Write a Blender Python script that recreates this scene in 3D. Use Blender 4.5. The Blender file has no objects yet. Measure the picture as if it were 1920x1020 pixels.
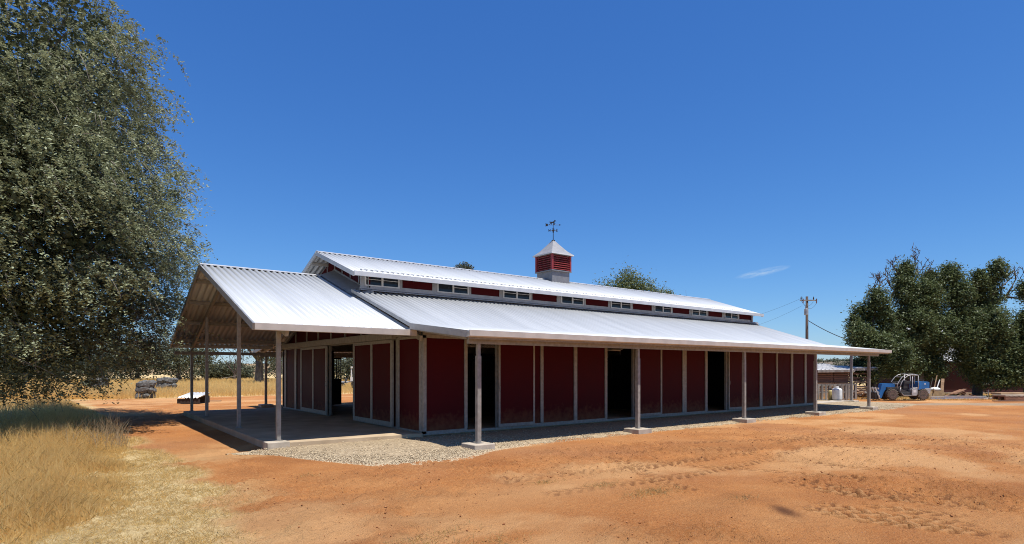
import bpy, math, random
import numpy as np
from mathutils import Vector, Matrix

# ------------------------------------------------------------------ camera, sky, sun, exposure
sc = bpy.context.scene
COL = sc.collection
CAM = (-8.21, -15.09, 1.90)
YAW = math.radians(52.77)
cd = bpy.data.cameras.new('camera'); cam = bpy.data.objects.new('camera', cd); COL.objects.link(cam)
cam.location = CAM; cam.rotation_euler = (math.pi/2, 0, YAW - math.pi/2)
cd.sensor_width = 36; cd.lens = 36*1088/1920; cd.shift_y = 181/1920
cd.clip_start = 0.1; cd.clip_end = 6000
sc.camera = cam

SUN = Vector((0.02, -0.35, 1.0)).normalized()
world = bpy.data.worlds.new('World'); sc.world = world; world.use_nodes = True
wn, wl = world.node_tree.nodes, world.node_tree.links
bg = wn['Background']; sky = wn.new('ShaderNodeTexSky'); sky.sky_type = 'NISHITA'
sky.sun_disc = False; sky.sun_elevation = math.asin(SUN.z); sky.sun_rotation = math.atan2(SUN.x, SUN.y)
sky.altitude = 300; sky.air_density = 1.0; sky.dust_density = 0.25; sky.ozone_density = 4.0
hsv = wn.new('ShaderNodeHueSaturation'); hsv.inputs['Saturation'].default_value = 1.15
wl.new(sky.outputs[0], hsv.inputs['Color'])
sp_ = wn.new('ShaderNodeSeparateColor'); cb_ = wn.new('ShaderNodeCombineColor'); wl.new(hsv.outputs[0], sp_.inputs[0])
for i, (kk, gg) in enumerate(((.755, 1.0), (1.20, .89), (2.27, .71))):      # the deep clear blue of a dry summer sky
    pw = wn.new('ShaderNodeMath'); pw.operation = 'POWER'; pw.inputs[1].default_value = gg; wl.new(sp_.outputs[i], pw.inputs[0])
    ml = wn.new('ShaderNodeMath'); ml.operation = 'MULTIPLY'; ml.inputs[1].default_value = kk; wl.new(pw.outputs[0], ml.inputs[0])
    wl.new(ml.outputs[0], cb_.inputs[i])
# one thin wisp of cirrus low in the sky
tc = wn.new('ShaderNodeTexCoord')
def vmath(op, a, b):
    n = wn.new('ShaderNodeVectorMath'); n.operation = op
    for i, x in enumerate((a, b)):
        if isinstance(x, tuple): n.inputs[i].default_value = x
        else: wl.new(x, n.inputs[i])
    return n
def wmath(op, a, b=0.0, clamp=False):
    n = wn.new('ShaderNodeMath'); n.operation = op; n.use_clamp = clamp
    for i, x in enumerate((a, b)):
        if isinstance(x, (int, float)): n.inputs[i].default_value = x
        else: wl.new(x, n.inputs[i])
    return n.outputs[0]
FWD = Vector((math.cos(YAW), math.sin(YAW), 0)); RGT = Vector((math.sin(YAW), -math.cos(YAW), 0))
cdir = (FWD + RGT*((1428-960)/1088) + Vector((0, 0, (691-511)/1088))).normalized()
side = cdir.cross(Vector((0, 0, 1))).normalized(); upv = side.cross(cdir).normalized()
side = (side*0.985 + upv*0.17).normalized(); upv = side.cross(cdir).normalized()
a_ = vmath('DOT_PRODUCT', tc.outputs['Generated'], tuple(side)).outputs['Value']
b_ = vmath('DOT_PRODUCT', tc.outputs['Generated'], tuple(upv)).outputs['Value']
front = vmath('DOT_PRODUCT', tc.outputs['Generated'], tuple(cdir)).outputs['Value']
cmb = wn.new('ShaderNodeCombineXYZ')
wl.new(wmath('MULTIPLY', a_, 25.0), cmb.inputs[0]); wl.new(wmath('MULTIPLY', b_, 130.0), cmb.inputs[1])
nz = wn.new('ShaderNodeTexNoise'); nz.inputs['Scale'].default_value = 1.6; nz.inputs['Detail'].default_value = 6
nz.inputs['Roughness'].default_value = 0.62
wl.new(cmb.outputs[0], nz.inputs['Vector'])
ea = wmath('POWER', wmath('DIVIDE', a_, 0.043), 2.0); eb = wmath('POWER', wmath('DIVIDE', b_, 0.0062), 2.0)
env = wmath('SUBTRACT', 1.0, wmath('ADD', ea, eb), True)
cl = wmath('MULTIPLY', env, wmath('MULTIPLY', wmath('SUBTRACT', nz.outputs['Fac'], 0.36, True), 2.3))
cl = wmath('MULTIPLY', cl, wmath('GREATER_THAN', front, 0.5), True)
mxc = wn.new('ShaderNodeMix'); mxc.data_type = 'RGBA'
wl.new(cl, mxc.inputs['Factor']); wl.new(cb_.outputs[0], mxc.inputs['A']); mxc.inputs['B'].default_value = (5.0, 6.6, 8.6, 1)
wl.new(mxc.outputs['Result'], bg.inputs['Color'])
bg.inputs['Strength'].default_value = 0.081

sl = bpy.data.lights.new('sun', 'SUN'); sl.energy = 5.0; sl.angle = math.radians(0.53); sl.color = (1.0, 0.955, 0.89)
so = bpy.data.objects.new('sun', sl); COL.objects.link(so); so.location = (0, -10, 60)
so.rotation_euler = SUN.to_track_quat('Z', 'Y').to_euler()
vs = sc.view_settings; vs.view_transform = 'Standard'; vs.look = 'None'; vs.gamma = 1; vs.use_curve_mapping = False
vs.exposure = 0.3
sc.cycles.pixel_filter_type = 'BLACKMAN_HARRIS'; sc.cycles.filter_width = 1.0; sc.cycles.use_adaptive_sampling = False; sc.cycles.sample_clamp_indirect = 4.0
sc.cycles.use_denoising = True; sc.cycles.denoising_input_passes = 'RGB_ALBEDO_NORMAL'; sc.cycles.denoising_prefilter = 'NONE'
sc.cycles.max_bounces = 8; sc.cycles.diffuse_bounces = 4; sc.cycles.glossy_bounces = 3; sc.cycles.transmission_bounces = 4

random.seed(7)
R = np.random.default_rng(11)
PI = math.pi

# ------------------------------------------------------------------ helpers
def tag(o, label=None, cat=None, group=None, kind=None):
    if label: o['label'] = label
    if cat: o['category'] = cat
    if group: o['group'] = group
    if kind: o['kind'] = kind
    return o
def empty(name, label, cat, loc=(0, 0, 0), rz=0.0, group=None):
    o = bpy.data.objects.new(name, None); COL.objects.link(o)
    o.location = loc; o.rotation_euler = (0, 0, rz); o.empty_display_size = 0.2
    return tag(o, label, cat, group)
def link_mesh(name, me, mat, parent=None):
    if mat: me.materials.append(mat)
    o = bpy.data.objects.new(name, me); COL.objects.link(o)
    if parent is not None: o.parent = parent
    return o
def copy_tree(o, parent=None):
    c = o.copy(); COL.objects.link(c)
    if parent is not None: c.parent = parent
    for ch in list(o.children): copy_tree(ch, c)
    return c
def site(along, across, z=-0.1):        # yard frame: metres out from the spot where the visitor stands, and sideways
    p = Vector((CAM[0], CAM[1], 0)) + FWD*along + RGT*across
    return (p.x, p.y, z)
FACE = YAW - PI/2                       # an object turned so that its +x runs along RGT and its -y faces the visitor

class MB:
    def __init__(s): s.v = []; s.f = []
    def add(s, vs_, fs):
        n = len(s.v); s.v += [tuple(p) for p in vs_]; s.f += [tuple(i+n for i in f) for f in fs]; return s
    def box(s, x0, x1, y0, y1, z0, z1):
        return s.add([(x0,y0,z0),(x1,y0,z0),(x1,y1,z0),(x0,y1,z0),(x0,y0,z1),(x1,y0,z1),(x1,y1,z1),(x0,y1,z1)],
                     [(0,3,2,1),(4,5,6,7),(0,1,5,4),(1,2,6,5),(2,3,7,6),(3,0,4,7)])
    def beam(s, a, b, w, h, up=(0, 0, 1)):          # a box of width w and height h running from a to b
        a = Vector(a); b = Vector(b); d = (b-a).normalized(); u = Vector(up)
        sd = d.cross(u).normalized(); u = sd.cross(d).normalized()
        o = [sd*(i*w/2) + u*(j*h/2) for i, j in ((-1,-1),(1,-1),(1,1),(-1,1))]
        return s.add([a+q for q in o] + [b+q for q in o], [(0,1,2,3),(7,6,5,4),(0,4,5,1),(1,5,6,2),(2,6,7,3),(3,7,4,0)])
    def tube(s, pts, rad, n=6, cap=True):
        pts = [Vector(p) for p in pts]; k = len(pts)
        rad = [rad]*k if isinstance(rad, (int, float)) else rad
        vs_ = []
        for i, p in enumerate(pts):
            d = (pts[min(i+1, k-1)] - pts[max(i-1, 0)]).normalized()
            u = Vector((0, 0, 1)) if abs(d.z) < 0.95 else Vector((1, 0, 0))
            a = d.cross(u).normalized(); b = d.cross(a)
            for j in range(n):
                t = 2*PI*j/n; vs_.append(p + (a*math.cos(t) + b*math.sin(t))*rad[i])
        fs = [(i*n+j, i*n+(j+1) % n, (i+1)*n+(j+1) % n, (i+1)*n+j) for i in range(k-1) for j in range(n)]
        if cap: fs += [tuple(range(n))[::-1], tuple(range((k-1)*n, k*n))]
        return s.add(vs_, fs)
    def prism(s, poly, axis, lo, hi):               # outline in the two other axes, extruded along axis
        n = len(poly)
        def mk(p, t):
            q = list(p); q.insert(axis, t); return tuple(q)
        return s.add([mk(p, lo) for p in poly] + [mk(p, hi) for p in poly],
                     [tuple(range(n))[::-1], tuple(range(n, 2*n))] + [(i, (i+1) % n, (i+1) % n + n, i+n) for i in range(n)])
    def lathe(s, prof, c=(0, 0, 0), axis=2, n=20):  # prof = [(radius, t)]
        k = len(prof); vs_ = []
        for r, t in prof:
            for j in range(n):
                a = 2*PI*j/n; q = [r*math.cos(a), r*math.sin(a)]; q.insert(axis, t)
                vs_.append((q[0]+c[0], q[1]+c[1], q[2]+c[2]))
        return s.add(vs_, [(i*n+j, i*n+(j+1) % n, (i+1)*n+(j+1) % n, (i+1)*n+j) for i in range(k-1) for j in range(n)] +
                     [tuple(range(n))[::-1], tuple(range((k-1)*n, k*n))])
    def mesh(s, name, smooth=False):
        me = bpy.data.meshes.new(name); me.from_pydata(s.v, [], s.f)
        me.update()
        import bmesh
        bm = bmesh.new(); bm.from_mesh(me); bmesh.ops.recalc_face_normals(bm, faces=bm.faces); bm.to_mesh(me); bm.free()
        if smooth: me.polygons.foreach_set('use_smooth', [True]*len(me.polygons))
        return me
    def build(s, name, mat, parent=None, smooth=False, bevel=0.0):
        o = link_mesh(name, s.mesh(name, smooth), mat, parent)
        if bevel:
            m = o.modifiers.new('bevel', 'BEVEL'); m.width = bevel; m.segments = 2; m.limit_method = 'ANGLE'
        return o
def B(name, mat, parent, *bx, bevel=0.0): return MB().box(*bx).build(name, mat, parent, bevel=bevel)

def array_mesh(name, V, F, mat, parent=None, attrs=None, smooth=False):   # V (n,3), F (m,k) numpy arrays
    me = bpy.data.meshes.new(name); n, (m, k) = len(V), F.shape
    me.vertices.add(n); me.vertices.foreach_set('co', np.ascontiguousarray(V, np.float32).ravel())
    me.loops.add(m*k); me.loops.foreach_set('vertex_index', np.ascontiguousarray(F, np.int32).ravel())
    me.polygons.add(m); me.polygons.foreach_set('loop_start', np.arange(0, m*k, k, dtype=np.int32))
    if smooth: me.polygons.foreach_set('use_smooth', np.ones(m, bool))
    for an, av in (attrs or {}).items():
        me.attributes.new(an, 'FLOAT', 'POINT').data.foreach_set('value', np.ascontiguousarray(av, np.float32))
    me.update(calc_edges=True)
    return link_mesh(name, me, mat, parent)

def vnoise(x, y, seed=0):
    xi = np.floor(x).astype(np.int64); yi = np.floor(y).astype(np.int64); xf = x-xi; yf = y-yi
    u = xf*xf*xf*(xf*(xf*6-15)+10); v = yf*yf*yf*(yf*(yf*6-15)+10)
    def h(a, b):
        n = (a*374761393 + b*668265263 + seed*974634721) & 0x7fffffff
        n = ((n ^ (n >> 13))*1274126177) & 0x7fffffff
        return ((n ^ (n >> 16)) & 0xffff)/65535.0
    return (h(xi, yi)*(1-u)+h(xi+1, yi)*u)*(1-v) + (h(xi, yi+1)*(1-u)+h(xi+1, yi+1)*u)*v
def fbm(x, y, seed=0, octv=4, gain=0.5):
    t = 0; a = 1; s = 0
    for i in range(octv):
        t = t + a*vnoise(x*2**i, y*2**i, seed+i*17); s += a; a *= gain
    return t/s
def sstep(a, b, x):
    t = np.clip((x-a)/(b-a), 0, 1); return t*t*(3-2*t)

# ------------------------------------------------------------------ materials
def mat(name, c1, c2=None, rough=0.6, metal=0.0, scale=3.0, bump=0.0, bscale=40.0, spec=0.5, detail=5, stretch=(1, 1, 1), pos=(0.35, 0.65), coords='Object', alt=None, splash=0.0):
    m = bpy.data.materials.new(name); m.use_nodes = True; N, L = m.node_tree.nodes, m.node_tree.links
    p = N['Principled BSDF']; p.inputs['Roughness'].default_value = rough; p.inputs['Metallic'].default_value = metal
    p.inputs['Specular IOR Level'].default_value = spec
    t = N.new('ShaderNodeTexCoord'); mp = N.new('ShaderNodeMapping'); mp.inputs['Scale'].default_value = stretch
    L.new(t.outputs[coords], mp.inputs['Vector'])
    if c2 is None: c2 = tuple(x*0.8 for x in c1)
    n = N.new('ShaderNodeTexNoise'); n.inputs['Scale'].default_value = scale; n.inputs['Detail'].default_value = detail
    L.new(mp.outputs[0], n.inputs['Vector'])
    r = N.new('ShaderNodeValToRGB'); e = r.color_ramp.elements
    e[0].position, e[1].position = pos; e[0].color = (*c2, 1); e[1].color = (*c1, 1)
    if alt: x = e.new(0.5); x.color = (*alt, 1)
    L.new(n.outputs['Fac'], r.inputs['Fac']); L.new(r.outputs[0], p.inputs['Base Color'])
    if splash:
        sx_ = N.new('ShaderNodeSeparateXYZ'); L.new(t.outputs['Object'], sx_.inputs[0])
        n2 = N.new('ShaderNodeTexNoise'); n2.inputs['Scale'].default_value = 7; n2.inputs['Detail'].default_value = 6; L.new(t.outputs['Object'], n2.inputs['Vector'])
        m1 = N.new('ShaderNodeMath'); m1.operation = 'MULTIPLY_ADD'; L.new(n2.outputs['Fac'], m1.inputs[0]); m1.inputs[1].default_value = -.9; L.new(sx_.outputs['Z'], m1.inputs[2])
        m2 = N.new('ShaderNodeMapRange'); L.new(m1.outputs[0], m2.inputs['Value']); m2.inputs['From Min'].default_value = .12; m2.inputs['From Max'].default_value = -.45
        m2.inputs['To Max'].default_value = splash
        mx = N.new('ShaderNodeMix'); mx.data_type = 'RGBA'; L.new(m2.outputs[0], mx.inputs['Factor']); L.new(r.outputs[0], mx.inputs['A']); mx.inputs['B'].default_value = (.30, .15, .07, 1)
        L.new(mx.outputs['Result'], p.inputs['Base Color'])
    rr = N.new('ShaderNodeMapRange'); rr.inputs['To Min'].default_value = max(0.03, rough-0.08); rr.inputs['To Max'].default_value = min(1, rough+0.08)
    L.new(n.outputs['Fac'], rr.inputs['Value']); L.new(rr.outputs[0], p.inputs['Roughness'])
    if bump:
        bn = N.new('ShaderNodeTexNoise'); bn.inputs['Scale'].default_value = bscale; bn.inputs['Detail'].default_value = 4
        L.new(mp.outputs[0], bn.inputs['Vector'])
        bb = N.new('ShaderNodeBump'); bb.inputs['Strength'].default_value = bump; bb.inputs['Distance'].default_value = 0.02
        L.new(bn.outputs['Fac'], bb.inputs['Height']); L.new(bb.outputs[0], p.inputs['Normal'])
    return m
def leaf_mat(name, dark, light, rough=0.5, trans=0.25, spec=0.4):
    m = bpy.data.materials.new(name); m.use_nodes = True; N, L = m.node_tree.nodes, m.node_tree.links
    p = N['Principled BSDF']; p.inputs['Roughness'].default_value = rough; p.inputs['Specular IOR Level'].default_value = spec
    a = N.new('ShaderNodeAttribute'); a.attribute_name = 'tint'
    r = N.new('ShaderNodeValToRGB'); e = r.color_ramp.elements; e[0].color = (*dark, 1); e[1].color = (*light, 1)
    L.new(a.outputs['Fac'], r.inputs['Fac']); L.new(r.outputs[0], p.inputs['Base Color'])
    if trans:
        tr = N.new('ShaderNodeBsdfTranslucent'); L.new(r.outputs[0], tr.inputs['Color'])
        mx = N.new('ShaderNodeMixShader'); mx.inputs[0].default_value = trans
        L.new(p.outputs[0], mx.inputs[1]); L.new(tr.outputs[0], mx.inputs[2]); L.new(mx.outputs[0], N['Material Output'].inputs['Surface'])
    return m
M = {}
M['roof'] = mat('galvanised_roof', (.505,.525,.54), (.445,.465,.48), .5, .12, .9, .015, 60, pos=(.32,.68), stretch=(2.2,.22,.22), spec=.35)
M['galv'] = mat('galvanised_steel', (.31,.285,.25), (.225,.205,.18), .5, .15, 9, .04, 80)
M['fascia'] = mat('grey_trim', (.36,.365,.37), (.28,.285,.29), .45, .3, 4)
M['lighttrim'] = mat('pale_trim', (.56,.56,.555), (.48,.48,.48), .42, .2, 3)
M['gutter'] = mat('gutter_metal', (.50,.44,.38), (.42,.37,.32), .42, .1, 3)
M['red'] = mat('red_panel', (.066,.0042,.0068), (.053,.0034,.0056), .58, 0, 1.1, .015, 25, spec=.08, pos=(.25,.75), splash=.35)
M['navy'] = mat('dark_navy', (.012,.014,.022), (.008,.009,.014), .6)
M['wood_dark'] = mat('dark_wood', (.045,.03,.022), (.025,.017,.012), .8, 0, 6, .2, 30)
M['conc'] = mat('concrete', (.50,.43,.34), (.36,.31,.24), .9, 0, 3.5, .25, 90, spec=.2)
M['slab'] = mat('slab_concrete', (.54,.42,.28), (.33,.245,.155), .9, 0, 1.2, .12, 60, spec=.08, pos=(.25,.75))
M['glass'] = mat('window_glass', (.016,.020,.027), (.010,.012,.017), .09, 0, 1.0, spec=.35)
M['white_frame'] = mat('window_frame', (.62,.62,.61), (.55,.55,.54), .5)
M['vane'] = mat('black_iron', (.012,.013,.018), (.02,.02,.024), .5, .4)
M['cup_red'] = mat('cupola_red', (.27,.03,.03), (.22,.024,.026), .5, 0, 5)
M['bark'] = mat('bark', (.14,.115,.09), (.06,.048,.036), .95, 0, 5, .8, 22, stretch=(1,1,.3))
M['deadwood'] = mat('dead_wood', (.10,.075,.06), (.045,.033,.027), .95, 0, 6, .4, 30)
M['twig'] = mat('twig_bark', (.26,.23,.19), (.12,.10,.08), .9, 0, 8)
M['oakleaf'] = leaf_mat('oak_leaf', (.048,.062,.026), (.50,.545,.335), .55, .25, .25)
M['treeleaf'] = leaf_mat('walnut_leaf', (.034,.054,.018), (.165,.205,.085), .5, .3, .3)
M['greenleaf'] = leaf_mat('green_leaf', (.040,.060,.016), (.17,.20,.075), .45, .3, .4)
M['farleaf'] = leaf_mat('far_leaf', (.040,.048,.026), (.13,.14,.085), .7, .15, .2)
M['straw'] = leaf_mat('straw', (.60,.37,.115), (.95,.72,.31), .7, .5, .25)
M['weed'] = leaf_mat('dry_weed', (.20,.13,.065), (.42,.33,.20), .8, .1, .2)
M['gravel'] = leaf_mat('gravel_stone', (.27,.205,.13), (.60,.48,.31), .9, 0, .25)
M['pole'] = mat('pole_wood', (.10,.065,.05), (.055,.035,.028), .9, 0, 5, .3, 40, stretch=(1,1,.15))
M['tan_wood'] = mat('tan_wood', (.42,.27,.15), (.26,.16,.085), .8, 0, 4, .2, 40, stretch=(.3,1,3))
M['brown_wood'] = mat('brown_wood', (.26,.135,.08), (.13,.065,.04), .85, 0, 4, .2, 40, stretch=(.3,1,3))
M['grey_wood'] = mat('grey_wood', (.30,.265,.225), (.17,.148,.125), .9, 0, 5, .3, 40, stretch=(1,1,.3))
M['blue'] = mat('machine_blue', (.012,.13,.36), (.018,.10,.26), .4, 0, 5, .02, 30)
M['silver'] = mat('machine_silver', (.46,.45,.43), (.33,.32,.30), .45, .3, 6)
M['rubber'] = mat('dusty_rubber', (.13,.095,.065), (.055,.044,.034), .9, 0, 7, .3, 30)
M['rim'] = mat('wheel_rim', (.22,.12,.11), (.12,.07,.065), .6, .1, 9)
M['black'] = mat('machine_black', (.025,.025,.025), (.045,.04,.036), .6, 0, 8)
M['white'] = mat('white_paint', (.70,.69,.66), (.58,.57,.54), .5, 0, 5)
M['yellow'] = mat('yellow_paint', (.48,.38,.14), (.38,.30,.12), .5, 0, 5)
M['card'] = mat('cardboard', (.42,.29,.14), (.30,.20,.10), .85, 0, 5)
M['rust'] = mat('rusty_sheet', (.34,.18,.10), (.16,.08,.05), .9, 0, 4, .3, 25)
M['rock'] = mat('grey_rock', (.17,.165,.15), (.06,.06,.057), .92, 0, 3, .6, 12, pos=(.3,.7))
M['house_red'] = mat('house_red', (.05,.006,.006), (.04,.005,.005), .8, 0, 3)
M['cable'] = mat('cable', (.03,.03,.035), (.02,.02,.022), .7)

def ground_mat():
    m = bpy.data.materials.new('earth'); m.use_nodes = True; N, L = m.node_tree.nodes, m.node_tree.links
    p = N['Principled BSDF']; p.inputs['Roughness'].default_value = .95; p.inputs['Specular IOR Level'].default_value = .12
    t = N.new('ShaderNodeTexCoord')
    def noise(s, d=6, rgh=.6, st=(1, 1, 1)):
        mp = N.new('ShaderNodeMapping'); mp.inputs['Scale'].default_value = st; L.new(t.outputs['Object'], mp.inputs[0])
        n = N.new('ShaderNodeTexNoise'); n.inputs['Scale'].default_value = s; n.inputs['Detail'].default_value = d; n.inputs['Roughness'].default_value = rgh
        L.new(mp.outputs[0], n.inputs['Vector']); return n.outputs['Fac']
    def ramp(f, els):
        r = N.new('ShaderNodeValToRGB'); e = r.color_ramp.elements
        while len(e) < len(els): e.new(.5)
        for x, (ps, c) in zip(e, els): x.position = ps; x.color = (*c, 1)
        L.new(f, r.inputs[0]); return r.outputs[0]
    def mix(f, a, b, mode='MIX'):
        x = N.new('ShaderNodeMix'); x.data_type = 'RGBA'; x.blend_type = mode
        if isinstance(f, float): x.inputs['Factor'].default_value = f
        else: L.new(f, x.inputs['Factor'])
        for k, s in (('A', a), ('B', b)):
            if isinstance(s, tuple): x.inputs[k].default_value = (*s, 1)
            else: L.new(s, x.inputs[k])
        return x.outputs['Result']
    def attr(n):
        a = N.new('ShaderNodeAttribute'); a.attribute_name = n; return a.outputs['Fac']
    def mr(f, a, b, c=0., d=1.):
        x = N.new('ShaderNodeMapRange'); x.inputs['From Min'].default_value = a; x.inputs['From Max'].default_value = b
        x.inputs['To Min'].default_value = c; x.inputs['To Max'].default_value = d; L.new(f, x.inputs['Value']); return x.outputs[0]
    dirt = ramp(noise(.30, 8, .62), [(.30, (.38,.132,.037)), (.50, (.51,.210,.066)), (.70, (.59,.290,.110))])
    dirt = mix(mr(noise(2.2, 8, .7), .35, .72, 0., .55), dirt, (.38,.160,.058))
    dirt = mix(mr(noise(.12, 5, .6), .52, .72, 0., .7), dirt, (.37,.185,.095))
    dirt = mix(mr(noise(30, 5, .8), .50, .74, 0., .75), dirt, (.66,.38,.165))
    dirt = mix(mr(noise(17, 6, .8, (1, 1.6, 1)), .55, .69, 0., .8), dirt, (.22,.082,.030))
    dirt = mix(attr('dust'), dirt, (.61,.335,.145))
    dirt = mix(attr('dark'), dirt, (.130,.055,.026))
    straw = ramp(noise(14, 7, .75, (1, 1, 1)), [(.3, (.34,.215,.09)), (.5, (.62,.45,.21)), (.7, (.80,.64,.35))])
    field = ramp(noise(1.4, 8, .72), [(.28, (.44,.30,.13)), (.5, (.60,.44,.21)), (.75, (.72,.56,.30))])
    grav = ramp(noise(9, 7, .8), [(.3, (.23,.165,.105)), (.5, (.36,.275,.185)), (.72, (.50,.41,.30))])
    c = mix(attr('gravelly'), dirt, grav); c = mix(attr('straw'), c, straw); c = mix(attr('field'), c, field)
    L.new(c, p.inputs['Base Color'])
    b = N.new('ShaderNodeBump'); b.inputs['Strength'].default_value = 1.0; b.inputs['Distance'].default_value = .05
    hs = N.new('ShaderNodeMath'); hs.operation = 'ADD'; L.new(noise(7, 9, .72), hs.inputs[0]); L.new(noise(45, 5, .7), hs.inputs[1])
    L.new(hs.outputs[0], b.inputs['Height']); L.new(b.outputs[0], p.inputs['Normal'])
    return m

# ------------------------------------------------------------------ ground
def line_pts(pts, n):
    pts = np.array(pts, float); d = np.r_[0, np.cumsum(np.linalg.norm(np.diff(pts, axis=0), axis=1))]
    t = np.linspace(0, d[-1], n); return np.c_[np.interp(t, d, pts[:, 0]), np.interp(t, d, pts[:, 1])], t
DSX, DSY, DSA, DCA = -.10, -10.85, math.sin(.932), math.cos(.932)      # a soft cast shadow painted into the dirt colour
TRACKS = [([(2.1,-8.96),(1.91,-9.79),(1.73,-10.61),(1.86,-11.35),(2.1,-11.99),(2.45,-12.54),(2.81,-12.97)], .17, .050),
          ([(2.5,-9.0),(2.35,-9.8),(2.15,-10.55),(2.25,-11.2),(2.5,-11.8),(2.85,-12.35),(3.3,-12.85)], .17, .045),
          ([(.55,-10.59),(.33,-11.17),(.30,-11.74),(.48,-12.3),(.72,-12.8),(1.09,-13.3)], .20, .060),
          ([(.98,-10.6),(.76,-11.17),(.72,-11.65),(.88,-12.15),(1.12,-12.6),(1.5,-13.1)], .19, .050),
          ([(1.4,-11.0),(1.25,-11.5),(1.3,-11.95),(1.5,-12.4),(1.9,-12.95)], .17, .045),
          ([(1.85,-5.25),(.85,-7.27),(.17,-8.47),(-.1,-9.63)], .22, .034),
          ([(1.9,-7.24),(2.65,-8.64),(3.23,-10.03),(3.65,-11.12)], .20, .032),
          ([(3.9,-7.6),(4.4,-9.0),(4.7,-10.2),(4.9,-11.4)], .20, .032),
          ([(-2.5,-6.5),(1.0,-7.2),(4.5,-7.4),(9,-6.6),(14,-6.2)], .22, .030),
          ([(-2.5,-7.9),(1.0,-8.3),(4.5,-8.2),(9,-7.3),(14,-6.9)], .22, .030),
          ([(3.2,-4.6),(6,-5.6),(9.5,-7.4),(12.5,-10.0)], .22, .030),
          ([(1.5,-5.2),(4,-6.2),(7.2,-7.8),(9.5,-10.5)], .22, .030)]
def terrain(u, v, fine=True):
    z = np.full(u.shape, -0.13)
    z = z - 0.08*sstep(-3.6, -4.6, u)*sstep(-1.5, .6, v)*sstep(22, 15, v)          # lower ground in front of the porch slab
    z = z + 0.035*(fbm(u*.45, v*.45, 3, 4)-.5)*sstep(-.5, 1.2, np.maximum(np.maximum(-5.2-u, -3.4-v), np.maximum(u-26, v-17)))
    if fine:
        out = sstep(0, .8, np.maximum(np.maximum(-4.4-u, -3.2-v), np.maximum(u-25, v-15)))
        near = sstep(34, 14, np.hypot(u+8.2, v+15.1))
        rough = sstep(.42, .62, fbm(u*.35+3, v*.35, 21, 3))
        clod = fbm(u*3.1, v*3.1, 5, 4, .6)-.5
        ridg = (1-np.abs(2*fbm(u*1.3+v*.9, v*4.2-u*1.7, 8, 4)-1))
        z = z + near*out*(.062*clod*(.35+.9*rough) + .030*rough*(ridg-.6) + .085*(.22+rough)*(np.abs(fbm(u*6, v*8, 6, 4, .6)-.5)*2-.2))
        lump = np.maximum(fbm(u*6, v*6, 31, 2)-.66, 0)
        z = z + near*out*rough*.10*lump
    return z
def track_relief(u, v):
    dz = np.zeros(u.shape)
    for pts, hw, dep in TRACKS:
        P, t = line_pts(pts, 260)
        lo, hi = P.min(0)-hw-.1, P.max(0)+hw+.1
        sel = np.where((u > lo[0]) & (u < hi[0]) & (v > lo[1]) & (v < hi[1]))
        if not len(sel[0]): continue
        q = np.c_[u[sel], v[sel]]
        T = np.gradient(P, axis=0); T /= np.linalg.norm(T, axis=1)[:, None]
        best = np.full(len(q), 9e9); s = np.zeros(len(q)); w = np.zeros(len(q))
        for i in range(len(P)):
            d = q-P[i]; dd = (d**2).sum(1); k = dd < best
            best[k] = dd[k]; s[k] = t[i]+(d[k]@T[i]); w[k] = d[k, 0]*-T[i, 1]+d[k, 1]*T[i, 0]
        ins = sstep(hw, hw*.75, np.abs(w))
        lug = np.sin((s + np.abs(w)*.8 + (w > 0)*.11)/.23*2*PI)
        fade = .45+.55*sstep(.34, .50, fbm(q[:, 0]*.8, q[:, 1]*.8, 77, 3))
        fade = fade*sstep(0, 1.0, s)*sstep(t[-1], t[-1]-1.0, s)
        dz[sel] += ins*fade*(1.25*dep*sstep(-.1, .2, lug) - dep*.95)
    return dz
def axis_pts(segs):
    out = [segs[0][0]]
    for a, b, st in segs:
        n = max(1, int(round((b-a)/st))); out += list(a+(b-a)*np.arange(1, n+1)/n)
    return np.array(out)
gx = axis_pts([(-3000,-600,400),(-600,-120,60),(-120,-30,6),(-30,-11,.7),(-11,-2,.064),(-2,5,.030),(5,12,.08),(12,24,.15),(24,50,.5),(50,130,5),(130,600,60),(600,3000,400)])
gy = axis_pts([(-3000,-600,400),(-600,-100,60),(-100,-22,6),(-22,-14.0,.4),(-14.0,-8.8,.029),(-8.8,-5.2,.052),(-5.2,-2.6,.075),(-2.6,1,.18),(1,30,.4),(30,120,2),(120,600,40),(600,3000,400)])
U, V = np.meshgrid(gx, gy, indexing='ij')
Z = terrain(U, V) + track_relief(U, V)
def straw_edge(v):          # u of the edge between dry grass and bare dirt left of the porch
    return np.interp(v, [-14,-7.7,-6.4,-3,-.1,2,5,9,14], [-6.2,-6.75,-6.25,-6.25,-6.45,-6.6,-6.75,-7.0,-7.4])
def tall_edge(v):
    return np.interp(v, [-14,-6.6,-6.2,-5,0,4,9,16,30], [-9.4,-8.9,-8.7,-7.75,-7.5,-7.25,-7.1,-7.3,-8.6])
wob = (fbm(U*.9, V*.9, 40, 4)-.5)
st = sstep(.35, -.45, U - straw_edge(V) + wob*1.6)*sstep(34, 22, V)
st = np.maximum(st, .8*sstep(.60, .70, fbm(U*.55+9, V*.9, 44, 4))*sstep(1.2, -.6, U-straw_edge(V))*sstep(6, 0, V))
along = (U-CAM[0])*FWD.x + (V-CAM[1])*FWD.y; across = (U-CAM[0])*RGT.x + (V-CAM[1])*RGT.y
fe = 27.5 + 3.2*fbm(U*.12, V*.12, 50, 3)
fld = np.maximum(sstep(0, 3.0, V-fe+wob*2)*sstep(3, -3, across+6-.0*along), sstep(37.4, 39.0, along+wob*2)*sstep(16, 20, across)*.75)
fld = np.maximum(fld, sstep(60, 75, along))
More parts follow.
